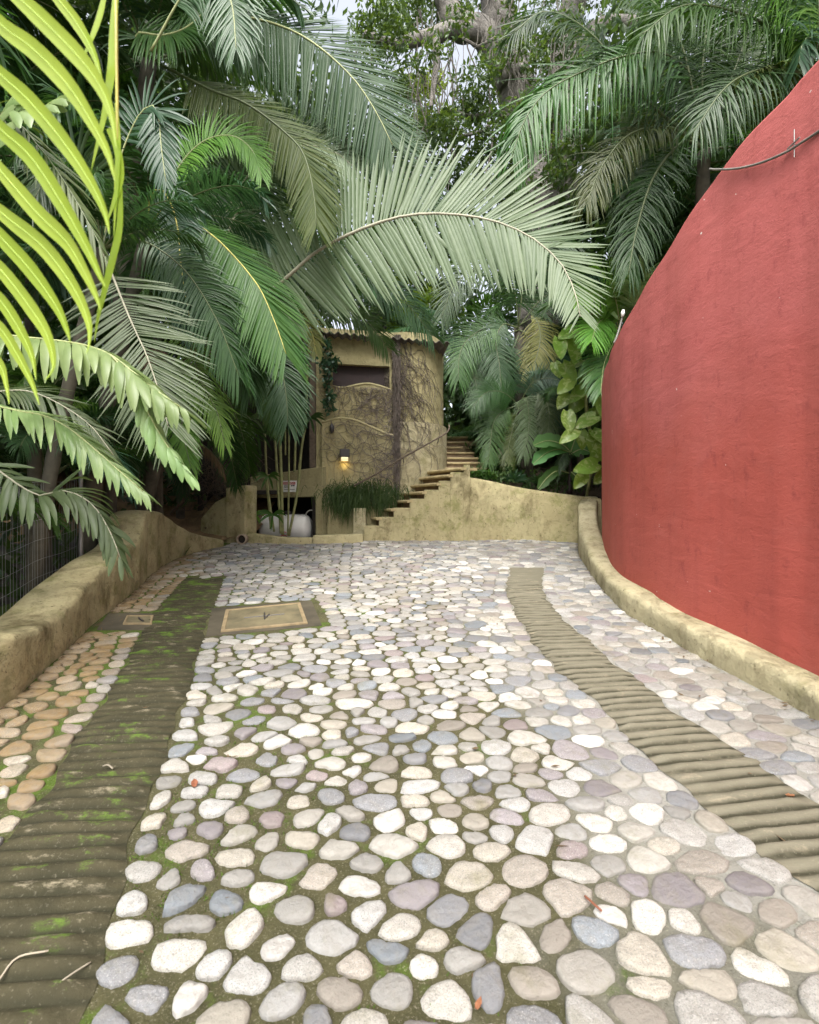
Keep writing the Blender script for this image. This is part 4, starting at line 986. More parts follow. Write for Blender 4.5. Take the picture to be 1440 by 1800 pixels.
for q, w in (([(206, -40), (200, 40), (197, 110), (186, 190), (172, 250), (160, 302)], .019), ([(188, -30), (176, 25), (160, 70), (140, 116)], .014), ([(190, 225), (206, 262), (212, 310), (202, 350), (188, 392)], .016),
             ([(212, 330), (210, 400), (198, 455), (184, 510), (172, 560), (166, 602)], .016), ([(204, 180), (208, 240), (206, 300), (200, 420)], .011)):
    strap(mb, [P(a, b, .86) for a, b in q], w)
near_frond(mb, [Vector((-2.5, .9, 2.4)), P(-300, -500, .95), P(120, -260, .88), P(196, -60, .86), P(204, 60, .86), P(206, 200, .86), P(210, 330, .87)], .006, 'lime', 'narrow hanging frond with browned tips')

def crownfill(root, top, n, sc, mats, keys=('mid', 'flat', 'arch', 'up', 'hang')):
    for i in range(n):
        me, mr = VAR[(keys[i % len(keys)], random.choice(mats))]; s = sc*random.uniform(.85, 1.15)
        o = put('frond', me); o.parent = root; o.location = Vector(top)-root.location; o.rotation_euler = (random.uniform(-.2, .2), random.uniform(-.1, .1), i*2.4+.4); o.scale = (s, s, s)
        c = put('midrib', mr); c.parent = o
crownfill(p2, P(262, 110, 6.9), 15, 1.0, ('dark_leaf', 'mid', 'blue', 'teal')); crownfill(p3, P(262, 400, 5.6), 9, .65, ('dark_leaf', 'teal')); crownfill(p4, P(180, 440, 4.5), 8, .5, ('dark_leaf', 'teal'))
crownfill(p1, P(352, 640, 6.9), 8, .75, ('dark_leaf', 'mid', 'blue'))
# right-hand palms above the red wall
p7 = empty('palm_tree', Vector((4.45, 7.6, .6)), 'palm with a curtain of hanging blue-green leaflets left of the red wall top', 'palm')
trunk(p7, [Vector((4.45, 7.6, .4)), Vector((4.4, 7.5, 3)), P(1238, 268, 7.3)], .12, .09)
frond(p7, pxs([(1238, 262), (1225, 150), (1170, 95), (1100, 98), (1020, 128), (960, 162), (922, 212), (900, 275)], 7.3, 6.8), (0, -1, .4), 'mid', 'rachisd', .02, .005, n=66, L=1.15, W_=.040, start=.2, a0=72, a1=26, dih=.0, grav=1.15, gs=(1.3, 1.1), Ls=(1, .95), seg=6, jit=.1)
for q, mt, L_, g_ in (([(1238, 262), (1262, 200), (1300, 100), (1335, 0), (1360, -90)], 'mid', .8, .9), ([(1238, 262), (1222, 180), (1190, 60), (1120, -20), (1040, -50)], 'mid', .85, .9), ([(1238, 262), (1300, 170), (1390, 80), (1480, 50)], 'bright', .8, .9),
                 ([(1238, 262), (1180, 225), (1110, 235), (1060, 290), (1030, 360)], 'olive', .7, .9), ([(1238, 262), (1200, 250), (1150, 310), (1120, 400), (1105, 480)], 'dark_leaf', .7, .8), ([(1238, 262), (1235, 120), (1250, 10), (1260, -80)], 'dark_leaf', .8, .8),
                 ([(1238, 262), (1130, 170), (1040, 60), (960, 20), (900, 60)], 'dark_leaf', .8, .9), ([(1238, 262), (1340, 260), (1420, 300)], 'mid', .7, .8)):
    frond(p7, pxs(q, 7.3, 7.0), (0, -.8, .6), mt, 'rachisd', .024, .006, n=66, L=L_, W_=.026, start=.18, dih=.05, grav=g_, seg=5, jit=.12)
p8 = empty('palm_tree', Vector((5.6, 6.6, .4)), 'palm hanging long loose leaflets into the top right corner', 'palm')
trunk(p8, [Vector((5.6, 6.6, .2)), Vector((5.5, 6.5, 3.5)), P(1420, 130, 6.4)], .12, .09)
for q, mt in (([(1420, 130), (1400, 10), (1340, -80), (1260, -110)], 'bright'), ([(1420, 130), (1450, 0), (1470, -100)], 'mid'), ([(1420, 130), (1370, 60), (1290, 20), (1200, 10), (1130, 60)], 'mid'), ([(1420, 130), (1350, 120), (1280, 150), (1220, 230)], 'dark_leaf'),
              ([(1420, 130), (1340, -20), (1230, -90), (1120, -100)], 'mid'), ([(1420, 130), (1440, 60), (1430, -60), (1390, -140)], 'bright')):
    frond(p8, pxs(q, 6.4, 6.0), (0, -.8, .6), mt, 'rachisd', .02, .005, n=58, L=.85, W_=.026, start=.15, dih=.05, grav=1.2, seg=5, jit=.13)
p9 = empty('palm_tree', Vector((3.75, 8.6, 1.7)), 'small bright palm peeping over the low end of the red wall', 'palm')
trunk(p9, [Vector((3.75, 8.6, 1.5)), Vector((3.72, 8.55, 2.6)), P(1092, 585, 8.4)], .06, .04)
for q, mt in (([(1092, 585), (1112, 540), (1128, 505), (1135, 480)], 'pale'), ([(1092, 585), (1070, 530), (1040, 515), (1010, 525)], 'bright'), ([(1092, 585), (1080, 600), (1062, 640), (1056, 690)], 'mid'), ([(1092, 585), (1120, 560), (1160, 540)], 'bright'),
              ([(1092, 585), (1070, 560), (1050, 570), (1040, 600)], 'bright'), ([(1092, 585), (1085, 540), (1075, 500), (1060, 480)], 'bright')):
    frond(p9, pxs(q, 8.3, 7.6), (0, -.9, .5), mt, 'rachis', .012, .003, n=34, L=.55, W_=.034, start=.2, dih=.1, grav=.5)

# back garden palms behind the retaining wall
gp = empty('palm_tree', Vector((2.75, 11.4, 2.2)), 'ringed palm with drooping fronds in the middle of the back garden', 'palm')
trunk(gp, [Vector((2.75, 11.4, 2.0)), Vector((2.62, 11.35, 3.6)), P(912, 575, 11.3)], .14, .11)
for q, mt, L_ in (([(912, 575), (868, 570), (824, 595), (808, 625), (806, 668)], 'mid', .8), ([(912, 580), (860, 600), (832, 640), (838, 680), (842, 720)], 'dark_leaf', .75), ([(912, 578), (885, 570), (872, 600), (878, 640), (882, 690)], 'blue', .7),
              ([(912, 572), (940, 560), (950, 590), (944, 625), (932, 660)], 'yellow', .65), ([(912, 575), (900, 500), (850, 470), (800, 500), (775, 560)], 'dark_leaf', .8), ([(912, 575), (960, 520), (1010, 530), (1040, 590)], 'dark_leaf', .8),
              ([(912, 580), (960, 600), (985, 660), (990, 730)], 'teal', .7), ([(912, 590), (890, 640), (870, 690), (866, 740)], 'dark_leaf', .7), ([(912, 570), (925, 480), (960, 430), (1010, 430)], 'dark_leaf', .8)):
    frond(gp, pxs(q, 11.2, 10.6), (0, -1, .35), mt, 'rachisd', .014, .004, n=60, L=L_, W_=.023, start=.15, dih=.1, grav=.6)
g2 = empty('palm_tree', Vector((2.7, 10.6, 2.1)), 'short palm with low arching fronds above the garden steps', 'palm')
trunk(g2, [Vector((2.7, 10.6, 1.9)), Vector((2.6, 10.55, 2.6)), P(912, 712, 10.5)], .08, .06)
for q, mt, L_ in (([(912, 712), (885, 722), (868, 742), (862, 780), (858, 815)], 'mid', .5), ([(912, 716), (905, 740), (895, 780), (892, 815)], 'olive', .45), ([(912, 712), (945, 690), (965, 720), (962, 770)], 'grey', .5), ([(912, 712), (925, 700), (930, 750), (920, 800)], 'grey', .5),
                  ([(912, 712), (885, 690), (855, 690), (830, 715)], 'dark_leaf', .5), ([(912, 712), (940, 670), (985, 670), (1010, 710)], 'teal', .5)):
    frond(g2, pxs(q, 10.4, 9.9), (0, -1, .35), mt, 'rachisd', .010, .003, n=50, L=L_, W_=.018, start=.15, dih=.1, grav=.6)

# ------------------------------------------------------------------ background palms
DK = ('dark_leaf', 'dark_leaf', 'mid', 'teal', 'blue'); MX = ('mid', 'blue', 'olive', 'dark_leaf', 'teal'); GX = ('grey', 'mid', 'blue', 'dark_leaf')
LB = 'palms crowding behind the left wall'; RB = 'palms rising behind the red wall'; BB = 'palms at the back of the garden'
FM2 = [variant(k_, e_, d_, 2.2, .5, 50, .15, .6, ('bright',)) for k_, e_, d_ in (('up', 72, 95), ('mid', 42, 100), ('flat', 12, 85), ('hang', -15, 60), ('arch', 58, 150))]
for a in [
    (-5.2, 4.6, .2, 4.6, 15, 1.0, DK, 'dark palm behind the slender grey-green one by the fence', LB), (-5.6, 6.2, .4, 6.2, 15, 1.1, MX, 'tall leaning palm behind the half-folded fronds', LB),
    (-6.6, 8.4, .6, 7.6, 16, 1.25, MX, 'tallest dark palm filling the top left behind the others', LB), (-5.0, 3.3, .1, 3.6, 14, .95, DK, 'dense dark palm directly behind the near wire fence', LB),
    (-4.5, 8.6, .8, 4.6, 14, 1.0, MX, 'palm whose fronds hang beside the shed recess', LB), (-4.1, 10.4, 1.2, 5.6, 15, 1.05, DK, 'dark palm growing left of the outbuilding', LB),
    (-2.7, 12.8, 1.2, 7.2, 15, 1.15, MX, 'palm rising behind the corrugated roof', BB), (-6.8, 10.8, .8, 5.0, 14, 1.2, DK, 'broad dark palm on the earth bank', LB),
    (-4.2, 1.9, .0, 4.3, 14, .95, DK, 'dark palm beside the nearest yellow-green one', LB), (-5.4, 7.2, .6, 3.0, 13, .9, GX, 'low palm in shade behind the wall crest', LB),
    (-4.05, 3.7, .2, 1.5, 10, .55, GX, 'small palm just inside the wire fence', LB), (-4.0, 5.3, .4, 1.9, 10, .6, DK, 'small dark palm behind the rising wall top', LB), (-4.3, 6.7, .5, 2.0, 10, .65, MX, 'small palm below the bank of brown earth', LB),
    (-4.5, 9.5, 1.1, 2.9, 9, .5, MX, 'young palm on the brown earth beside the corner', LB),
    (-3.95, 6.4, .5, 2.5, 11, .6, ('mid', 'bright', 'dark_leaf'), 'fresh green young palm just behind the wall crest', LB), (-3.8, 4.9, .3, 2.3, 11, .6, ('dark_leaf', 'mid', 'teal'), 'bushy young palm between the slender palm and the wall crest', LB),
    (-4.0, 7.7, .7, 3.0, 12, .62, ('mid', 'bright', 'dark_leaf'), 'bright young palm leaning over the lowest end of the left wall', LB), (-3.55, 3.1, .1, 1.35, 11, .5, ('dark_leaf', 'mid'), 'small dense palm pressed against the wire fence', LB), (-3.45, 2.45, .1, 1.2, 10, .5, ('dark_leaf', 'teal'), 'small dark palm at the very left edge behind the wire fence', LB),
    (-7.2, 5.4, .2, 8.0, 15, 1.3, DK, 'far palm towering above the left edge', LB), (-5.9, 5.2, .2, 7.0, 15, 1.1, DK, 'slim tall palm high above the slender one', LB),
    (4.6, 9.6, 1.2, 5.2, 15, 1.1, DK, 'dark palm in the shade right of the back garden', RB), (5.6, 9.0, 1.0, 7.2, 15, 1.2, MX, 'tall green palm over the red wall', RB), (6.6, 7.4, .5, 6.4, 15, 1.2, MX, 'palm behind the top right corner of the red wall', RB),
    (4.6, 12.5, 1.5, 6.6, 15, 1.25, DK, 'dark palm behind the fig tree foot', BB), (3.3, 13.2, 2.4, 5.0, 14, 1.1, DK, 'dark palm deep in the back garden', BB), (1.4, 14.2, 2.6, 6.0, 14, 1.2, MX, 'palm behind the round tower', BB),
    (6.8, 10.8, 1.0, 9.0, 16, 1.35, MX, 'tallest palm above the red wall', RB), (4.0, 10.4, 2.0, 3.6, 12, .75, DK, 'low dark palm beside the climbing leaves', RB), (-.8, 15.5, 2.0, 8.0, 14, 1.2, MX, 'distant palm between the roof and the fig tree', BB),
    (2.0, 11.9, 2.4, 3.4, 10, .7, DK, 'small dark palm at the head of the steps', BB), (3.5, 9.9, 2.0, 3.0, 9, .55, DK, 'small dark palm behind the banana plant', BB)]:
    palm(*a)

# ------------------------------------------------------------------ fig tree
ft = empty('fig_tree', Vector((4.0, 14.2, 2.6)), 'big grey fig tree with forking trunks and hanging roots at the top', 'tree')
def limb(name, q, y0, y1, r0, r1, parent=ft, n=44, k=12):
    pts = [P(a, b, lerp(y0, y1, i/(len(q)-1))) for i, (a, b) in enumerate(q)]; s = spline(pts, n); m2 = MB()
    m2.tube([Vector(p) for p in s], [lerp(r0, r1, i/(n-1))*(1+.05*math.sin(i*.5)+.03*math.sin(i*1.3)) for i in range(n)], k); return m2.build(name, M['ficus'], parent, True)
limb('trunk', [(950, 640), (948, 430), (940, 330), (930, 250), (908, 165), (886, 80), (872, -20), (870, -160)], 13.6, 13, .62, .42)
limb('trunk', [(1000, 640), (992, 430), (988, 300), (984, 200), (992, 90), (1010, 0), (1030, -120)], 14.2, 14, .5, .34)
limb('branch', [(903, 150), (866, 78), (838, 52), (800, 40), (770, -40)], 13.1, 12.8, .44, .26)
limb('branch', [(850, 62), (800, 52), (765, 62), (730, 70), (690, 78), (640, 60)], 12.9, 12.2, .24, .10)
limb('branch', [(765, 62), (768, 100), (764, 140), (758, 190)], 12.6, 12.4, .12, .05)
limb('branch', [(990, 150), (1040, 60), (1090, 40), (1160, 50), (1230, 30)], 14, 13.4, .28, .12)
limb('branch', [(925, 230), (880, 200), (830, 205), (780, 190)], 13.2, 12.6, .10, .04)
limb('branch', [(930, 245), (870, 215), (850, 230), (810, 240)], 13.2, 12.4, .07, .03)
limb('branch', [(880, 30), (860, -30), (810, -80), (760, -160)], 13, 12.6, .3, .2)
mb = MB(); rs = random.Random(12)
for k in range(80):
    x0 = rs.choice((rs.gauss(880, 60), rs.gauss(760, 50), rs.gauss(990, 40))); y0 = rs.uniform(-40, 120); L = rs.uniform(60, 260); Y0 = rs.uniform(12.2, 13.2); pts = []
    sx = 0
    for i in range(9): sx += rs.gauss(0, 6); pts.append(P(x0+sx, y0+L*i/8, Y0))
    mb.tube(pts, rs.choice((.008, .012, .02)), 4, cap=False)
for q in ([(884, 40), (905, 75), (893, 110), (915, 150), (930, 200), (925, 250)], [(812, 66), (840, 82), (862, 72), (880, 60)]): mb.tube([P(a, b, 12.5) for a, b in q], .035, 5)
mb.build('aerial_root', M['root'], ft)
cs = []; rs = random.Random(5)
def cl(px, py, Y, rx_, rz_): p = P(px, py, Y); cs.append((p.x, p.y, p.z, rx_, rx_, rz_))
for k in range(150):
    px, py = rs.uniform(640, 1180), rs.uniform(-160, 430)
    if 700 < px < 850 and 70 < py < 225 and rs.random() < .55: continue
    cl(px, py, rs.uniform(12.0, 16.5), rs.uniform(.3, .75), rs.uniform(.3, .6))
for px, py in ((850, 180), (820, 200), (870, 215), (800, 225), (840, 245), (760, 235), (720, 20), (740, -10), (700, 40), (780, 215), (900, 280), (960, 60), (1000, 40), (940, 110), (950, 180), (860, 260), (1030, 120)): cl(px, py, rs.uniform(12.2, 13), .5, .4)
for px, py in ((655, 20), (690, 5), (640, 60), (700, 60), (770, 80), (810, 30), (670, 110), (730, 110), (860, 120), (910, 60), (930, 180), (890, 210), (960, 240), (975, 300)): cl(px, py, rs.uniform(11.2, 11.9), .45, .3)
v, f = leafcloud(cs, 38000, .15, 4); crown_o = put('crown', np_mesh('crown', v, f, M['ficusleaf'], False), ft)

# yellow-green lit saplings seen beyond the roof and under the fig
for (px, py, Y, rr, n, lab) in ((735, 165, 17, 1.0, 1500, 'sunlit yellow-green tree glimpsed through the fig branches'), (745, 560, 15.5, 1.1, 1900, 'bright sunlit shrub behind the corrugated roof'), (705, 250, 18, .8, 700, 'pale sunlit treetop beyond the big arching frond')):
    c = P(px, py, Y); t = empty('broadleaf_tree', Vector((c.x, Y, 3.0)), lab, 'tree', 'sunlit trees beyond the garden')
    m2 = MB(); m2.tube([Vector((c.x+.3, Y, 2.2)), Vector((c.x, Y, (c.z+3)/2)), Vector((c.x, Y, c.z+.4))], [.12, .09, .04], 6); m2.build('trunk', M['ficus'], t, True)
    b = [(c.x+rng.normal(0, rr*.5), Y+rng.normal(0, .5), c.z+rng.normal(0, rr*.5), .5, .5, .4) for _ in range(9)]
    v, f = leafcloud(b, n, .2, int(px)); put('crown', np_mesh('crown', v, f, M['sunleaf'], False), t)

# far forest and dense understorey, plus an added overhead canopy, read as one mass
def forest(name, boxes, n, size, mat, seed, asp=.42):
    r = np.random.default_rng(seed); cs2 = []
    for (x0, x1, y0, y1, z0, z1, k, rad) in boxes:
        for _ in range(k): cs2.append((r.uniform(x0, x1), r.uniform(y0, y1), r.uniform(z0, z1), rad*r.uniform(.7, 1.4), rad*r.uniform(.7, 1.4), rad*r.uniform(.6, 1.1)))
    v, f = leafcloud(cs2, n, size, seed, asp=asp); o = put(name, np_mesh(name, v, f, M[mat], False)); o['kind'] = 'stuff'; return o
forest('far_forest', [(-16, -3, 17, 24, 2, 12, 90, 1.5), (-3, 2, 18, 26, 2, 9.0, 60, 1.4), (2, 16, 17, 24, 2, 14, 110, 1.5), (-16, -2, 14, 20, 8, 18, 80, 1.5), (-3, 4, 20, 26, 9, 15, 24, 1.2), (-1.5, 2.2, 15, 17, 6.5, 14.0, 34, .9)], 48000, .36, 'farleaf', 11)
forest('left_undergrowth_canopy', [(-11, -6.2, 0, 15, 0, 8.5, 110, 1.2), (-6.2, -4.6, 1.5, 13, 0, 4.0, 50, .8), (-9, -5, -1, 5, 3, 8, 40, 1.0), (-11, -2.2, 8.5, 14, 6.5, 12, 90, 1.1), (-9, -3.0, 3, 8.5, 8.6, 11, 70, 1.0), (-4.6, -3.75, 2, 8, 0.1, 1.0, 24, .35)], 44000, .27, 'farleaf', 12)  # includes canopy added overhead, mostly out of view, to darken the left palms
forest('right_undergrowth', [(4.8, 11, 6.5, 15, .5, 8.5, 90, 1.1), (3.0, 6, 12.6, 16, 2.5, 6.5, 40, .8), (4.2, 11, 8, 15, 7.5, 12, 80, 1.1), (1.3, 3.2, 13, 16, 3, 5.2, 18, .7), (.9, 2.2, 13.5, 15, 3, 6.0, 26, .6)], 40000, .30, 'farleaf', 13)
forest('ground_cover', [(1.3, 3.9, 9.6, 11.6, 1.95, 2.35, 60, .20), (1.5, 2.6, 11, 13, 2.4, 3.2, 25, .35)], 3800, .13, 'fern', 14, .3)

# ------------------------------------------------------------------ plants on the retaining wall
def heart(L, Wd, fold=.25, droop=.5, n=10):
    vs, fs = [], []
    for i in range(n+1):
        t = i/n; w = Wd*.5*(math.sin(math.pi*min(1, t*.93+.07))**.65)*(1.08-.45*t); z = -droop*L*t*t*.5
        bk = -.12*L*(1-t)**6
        vs += [(t*L+bk, -w, z+fold*w), (t*L+bk*.4, -w*.5, z+fold*w*.4+.01*math.sin(i*2)), (t*L, 0, z), (t*L+bk*.4, w*.5, z+fold*w*.4-.01*math.sin(i*2)), (t*L+bk, w, z+fold*w)]
    fs = [(i*5+j, i*5+j+1, (i+1)*5+j+1, (i+1)*5+j) for i in range(n) for j in range(4)]
    return vs, fs
def put_leaf(m2, base, direction, roll, L, Wd, **kw):
    vs, fs = heart(L, Wd, **kw); d = Vector(direction).normalized(); s_ = Vector((0, 0, 1)).cross(d)
    s_ = s_.normalized() if s_.length > .05 else Vector((1, 0, 0)); u_ = d.cross(s_); Mx = Matrix((d, s_, u_)).transposed() @ Matrix.Rotation(roll, 3, 'X')
    m2.add([Vector(base)+Mx @ Vector(v) for v in vs], fs)
cv = empty('climbing_plant', Vector((3.2, 9.3, 1.9)), 'climber with big yellow-variegated leaves beside the red wall', 'climber')
mb = MB(); mb.tube([Vector(p) for p in spline([P(1030, 880, 9.2), P(1042, 800, 9.0), P(1030, 700, 8.8), P(1046, 600, 8.7), P(1030, 500, 8.6)], 24)], .03, 6); mb.build('stem', M['cane'], cv, True)
rs = random.Random(21)
spots = [(1000, 585, .42), (1045, 520, .4), (1068, 545, .36), (1080, 508, .36), (1010, 612, .5), (1040, 640, .42), (1000, 655, .42), (1028, 668, .42), (992, 680, .4), (1046, 700, .36), (1012, 712, .48), (1040, 735, .46), (1000, 740, .4), (1052, 765, .4), (1024, 775, .4), (1050, 800, .44), (1032, 820, .46), (1055, 840, .36), (1010, 640, .36), (1050, 600, .4), (1035, 560, .4), (1060, 660, .36), (985, 610, .4), (1022, 590, .42), (990, 705, .42), (1058, 715, .42), (1018, 690, .4), (1002, 765, .36), (1044, 780, .42), (1062, 800, .36), (1020, 845, .36), (1048, 660, .44), (1030, 740, .42), (980, 650, .34), (1066, 590, .4), (1055, 560, .42)]
for px, py, L in spots:
    m2 = MB(); c = P(px, py, rs.uniform(8.3, 8.9)); d = Vector((rs.uniform(-1, .5), rs.uniform(-1, -.3), rs.uniform(-.7, .25)))
    d = Vector((rs.uniform(-1, .35), -.25, rs.uniform(-1, -.1))).normalized(); nn = Vector((rs.uniform(-.35, .25), -1, rs.uniform(.1, .7)))
    vs, fs = heart(L*rs.uniform(.9, 1.15), L*.72, droop=.35); nn = (nn-d*nn.dot(d)).normalized(); s_ = nn.cross(d); Mx = Matrix((d, s_, nn)).transposed()
    m2.add([c-d*L*.5+Mx @ Vector(v_) for v_ in vs], fs)
    m2.build('leaf', M['pothos'], cv, True)
for px, py, L in ((1062, 512, .5), (1082, 520, .42), (1048, 540, .48), (1072, 548, .4), (1100, 505, .36)):
    m2 = MB(); c = P(px, py, 8.0); d = Vector((rs.uniform(-1, .6), -.3, rs.uniform(-.5, .3))).normalized(); nn = Vector((0, -.6, 1)); nn = (nn-d*nn.dot(d)).normalized(); vs, fs = heart(L, L*.6, droop=.2)
    Mx = Matrix((d, nn.cross(d), nn)).transposed(); m2.add([c-d*L*.5+Mx @ Vector(v_) for v_ in vs], fs); m2.build('leaf', M['pale'], cv, True)
bp = empty('banana_plant', Vector((3.0, 9.75, 1.9)), 'young banana plant with broad torn leaves on the retaining wall', 'banana plant')
mb = MB(); mb.tube([Vector(p) for p in spline([P(1001, 868, 9.6), P(1003, 820, 9.6), P(1001, 790, 9.6)], 12)], [.05-.002*i for i in range(12)], 8); mb.build('stem', M['darkwood'], bp, True)
mb = MB(); mb.tube([P(1003, 800, 9.55), P(1004, 760, 9.5), P(1003, 720, 9.45)], [.03, .018, .012], 6); mb.build('stalk', M['rachis'], bp, True)
for q, w, mt in (([(1001, 792), (985, 780), (962, 775), (938, 783)], .30, 'banana'), ([(1001, 795), (982, 790), (960, 797), (937, 816)], .26, 'banana'), ([(1003, 795), (1012, 770), (1022, 755), (1030, 752)], .30, 'banana'), ([(1004, 798), (1022, 790), (1040, 796)], .32, 'banana'),
                 ([(1000, 832), (980, 828), (962, 840), (946, 860)], .22, 'fern'), ([(1004, 830), (1012, 838), (1018, 858)], .22, 'fern')):
    m2 = MB(); s = spline([P(a, b, 9.5-.12*i) for i, (a, b) in enumerate(q)], 22); rows = []
    for i in range(22):
        t = i/21; d = Vector(s[min(i+1, 21)]-s[max(0, i-1)]).normalized(); side = d.cross(Vector((.0, -1, .35))).normalized()
        ww = w*.5*min(1, 3.2*t+.05)*min(1, (1-t)*3.5+.35)*(1-.14*((i*7) % 5 == 0)-.1*((i*3) % 7 == 0)); p = Vector(s[i]); up = side.cross(d)
        rows += [p-side*ww+up*ww*.3, p-side*ww*.5+up*ww*.12, p, p+side*ww*.5+up*ww*.12, p+side*ww+up*ww*.3]
    m2.add(rows, [(i*5+j, i*5+j+1, i*5+j+6, i*5+j+5) for i in range(21) for j in range(4)])
    lf = m2.build('leaf', M[mt], bp, True)
    m2 = MB(); m2.tube([Vector(p)+Vector((0, -.006, .004)) for p in s], [.012-.0004*i for i in range(22)], 5); m2.build('midrib', M['rachis'], lf, True)
def rosette(px, py, Y, n, L, w, mat, label, name='dracaena', cat='plant'):
    c = P(px, py, Y); root = empty(name, c, label, cat); m2 = MB()
    for k in range(n):
        a = k*2.4; e = R(lerp(75, 5, (k/n)**.8)); d = Vector((math.cos(a)*math.cos(e), math.sin(a)*math.cos(e), math.sin(e)))
        strap(m2, [c+d*.02, c+d*L*.5+Vector((0, 0, L*.06)), c+d*L+Vector((0, 0, -L*.12))], w, 8)
    o = m2.build('leaves', M[mat], root, True)
rosette(903, 848, 9.75, 30, .34, .045, 'teal', 'spiky blue-green rosette plant on top of the retaining wall', 'rosette_plant')
rosette(872, 842, 9.8, 18, .22, .035, 'fern', 'small dark rosette plant left of the spiky blue-green one', 'rosette_plant')
rosette(945, 850, 9.9, 20, .26, .035, 'dark_leaf', 'dark rosette plant between the spiky one and the banana', 'rosette_plant')
sh = empty('shrub', P(835, 836, 9.6), 'small leafy shrub at the top of the side steps', 'shrub')
c = P(835, 832, 9.65); v, f = leafcloud([(c.x, c.y, c.z, .22, .16, .11), (c.x+.25, c.y+.1, c.z-.03, .2, .15, .1)], 420, .085, 3); put('leaves', np_mesh('leaves', v, f, M['mid'], False), sh)
mb = MB(); mb.tube([P(835, 850, 9.65), P(834, 832, 9.65)], .012, 5); mb.build('stem', M['twig'], sh)

# ------------------------------------------------------------------ trailing fern on the planter
fe = empty('trailing_fern', P(632, 862, 9.4), 'dark feathery fern trailing over the planter below the lamp', 'fern')
mb = MB(); rs = random.Random(8)
for k in range(1500):
    cl_ = rs.choice(((600, 868, 30, 1), (640, 860, 34, 1.1), (680, 868, 26, 1), (598, 880, 12, 1.5), (620, 880, 10, 1.7), (640, 875, 10, 1.3), (672, 880, 14, 1.2)))
    c = P(cl_[0]+rs.gauss(0, cl_[2]*.65), cl_[1]+rs.gauss(0, 8), 9.36+rs.gauss(0, .06)); a = rs.uniform(-math.pi, math.pi); L = rs.uniform(.10, .34)*cl_[3]
    d = Vector((math.cos(a)*.6, -abs(math.sin(a))*.6, .6))
    strap(mb, [c, c+d*L*.4, c+d*L*.62+Vector((0, -.02, -L*.35)), c+d*L*.7+Vector((rs.gauss(0, .03), -.03, -L*rs.uniform(.6, 1.5)))], .012, 6)
mb.build('fronds', M['fern'], fe, True)  # one feathery mass

# ivy tumbling past the left edge of the window
iv = empty('ivy', P(578, 620, 9.4), 'dark green ivy hanging beside the shed window', 'ivy')
cs3 = [(*P(a, b, 9.42), .12, .08, .16) for a, b in ((573, 605), (578, 622), (584, 640), (580, 655), (576, 668), (590, 635), (568, 640), (580, 700), (576, 715))]
v, f = leafcloud(cs3, 420, .09, 6, asp=.6); put('leaves', np_mesh('leaves', v, f, M['teal'], False), iv)
mb = MB(); mb.tube([P(570, 590, 9.42), P(578, 640, 9.42), P(578, 720, 9.42)], .008, 4); mb.build('stem', M['vine'], iv)

# ------------------------------------------------------------------ canes in front of the gas tank
cp = empty('cane_palm', P(500, 945, 9.3), 'clump of thin green canes with fan leaves before the gas tank', 'cane palm')
for q, r in (([(482, 935), (470, 850), (466, 770), (462, 700)], .022), ([(494, 938), (488, 840), (483, 760), (480, 690)], .026), ([(497, 940), (495, 850), (492, 760), (490, 690)], .03), ([(506, 940), (508, 850), (508, 760), (507, 690)], .018),
             ([(508, 942), (522, 870), (530, 790), (537, 740), (541, 640)], .026), ([(476, 930), (472, 880), (466, 840)], .02), ([(502, 800), (502, 750), (504, 700)], .016), ([(518, 830), (520, 770), (521, 730)], .024)):
    m2 = MB(); s = spline([P(a, b, 9.25) for a, b in q], 40); m2.tube([Vector(p) for p in s], [r*(1.18 if i % 8 == 0 else 1) for i in range(40)], 7); m2.build('cane', M['cane'], cp, True)
for px, py, L, n, mt in ((505, 728, .5, 16, 'teal'), (452, 758, .5, 14, 'dark_leaf'), (545, 735, .32, 10, 'dark_leaf'), (440, 735, .4, 12, 'grey'), (472, 838, .26, 8, 'mid'), (480, 905, .3, 7, 'mid'), (448, 905, .2, 6, 'bright')):
    c = P(px, py, 9.15); m2 = MB()
    for k in range(n):
        a = math.pi*lerp(-.12, 1.12, k/(n-1)); d = Vector((math.cos(a), -.35+.2*rs.random(), -.25-.6*math.sin(a)*.7+.45*abs(math.cos(a)))).normalized()
        strap(m2, [c, c+d*L*.5+Vector((0, 0, .03)), c+d*L+Vector((0, 0, -L*.14))], .05, 9)
    m2.build('fan_leaf', M[mt], cp, True)

# bare twiggy bush over the earth bank
bb = empty('bare_bush', P(385, 850, 9.4), 'tangled leafless bush over the brown earth bank', 'bush')
mb = MB(); rs = random.Random(31)
for k in range(190):
    c = P(rs.gauss(382, 26), rs.uniform(790, 880), rs.uniform(9.3, 10)); pts = [c]; d = Vector((rs.gauss(0, 1), rs.gauss(0, .4), rs.gauss(.1, .8))).normalized()
    for i in range(9): d = (d+Vector((rs.gauss(0, .4), rs.gauss(0, .3), rs.gauss(-.05, .4)))).normalized(); pts.append(pts[-1]+d*.075)
    mb.tube(pts, .005, 3, cap=False)
mb.build('twigs', M['twig'], bb)
for k, (a, b, c, lab) in enumerate((((300, 905), (330, 870), (345, 820), 'thin grey stem leaning at the wall crest'), ((362, 930), (392, 890), (425, 858), 'dark fallen branch on the earth bank'))):
    s0_ = empty('branch', P(*a, 9.2), lab, 'branch'); mb = MB(); mb.tube([P(*a, 9.1), P(*b, 9.15), P(*c, 9.3)], [.03, .025, .015], 6); mb.build('stick', M['twig'], s0_, True)

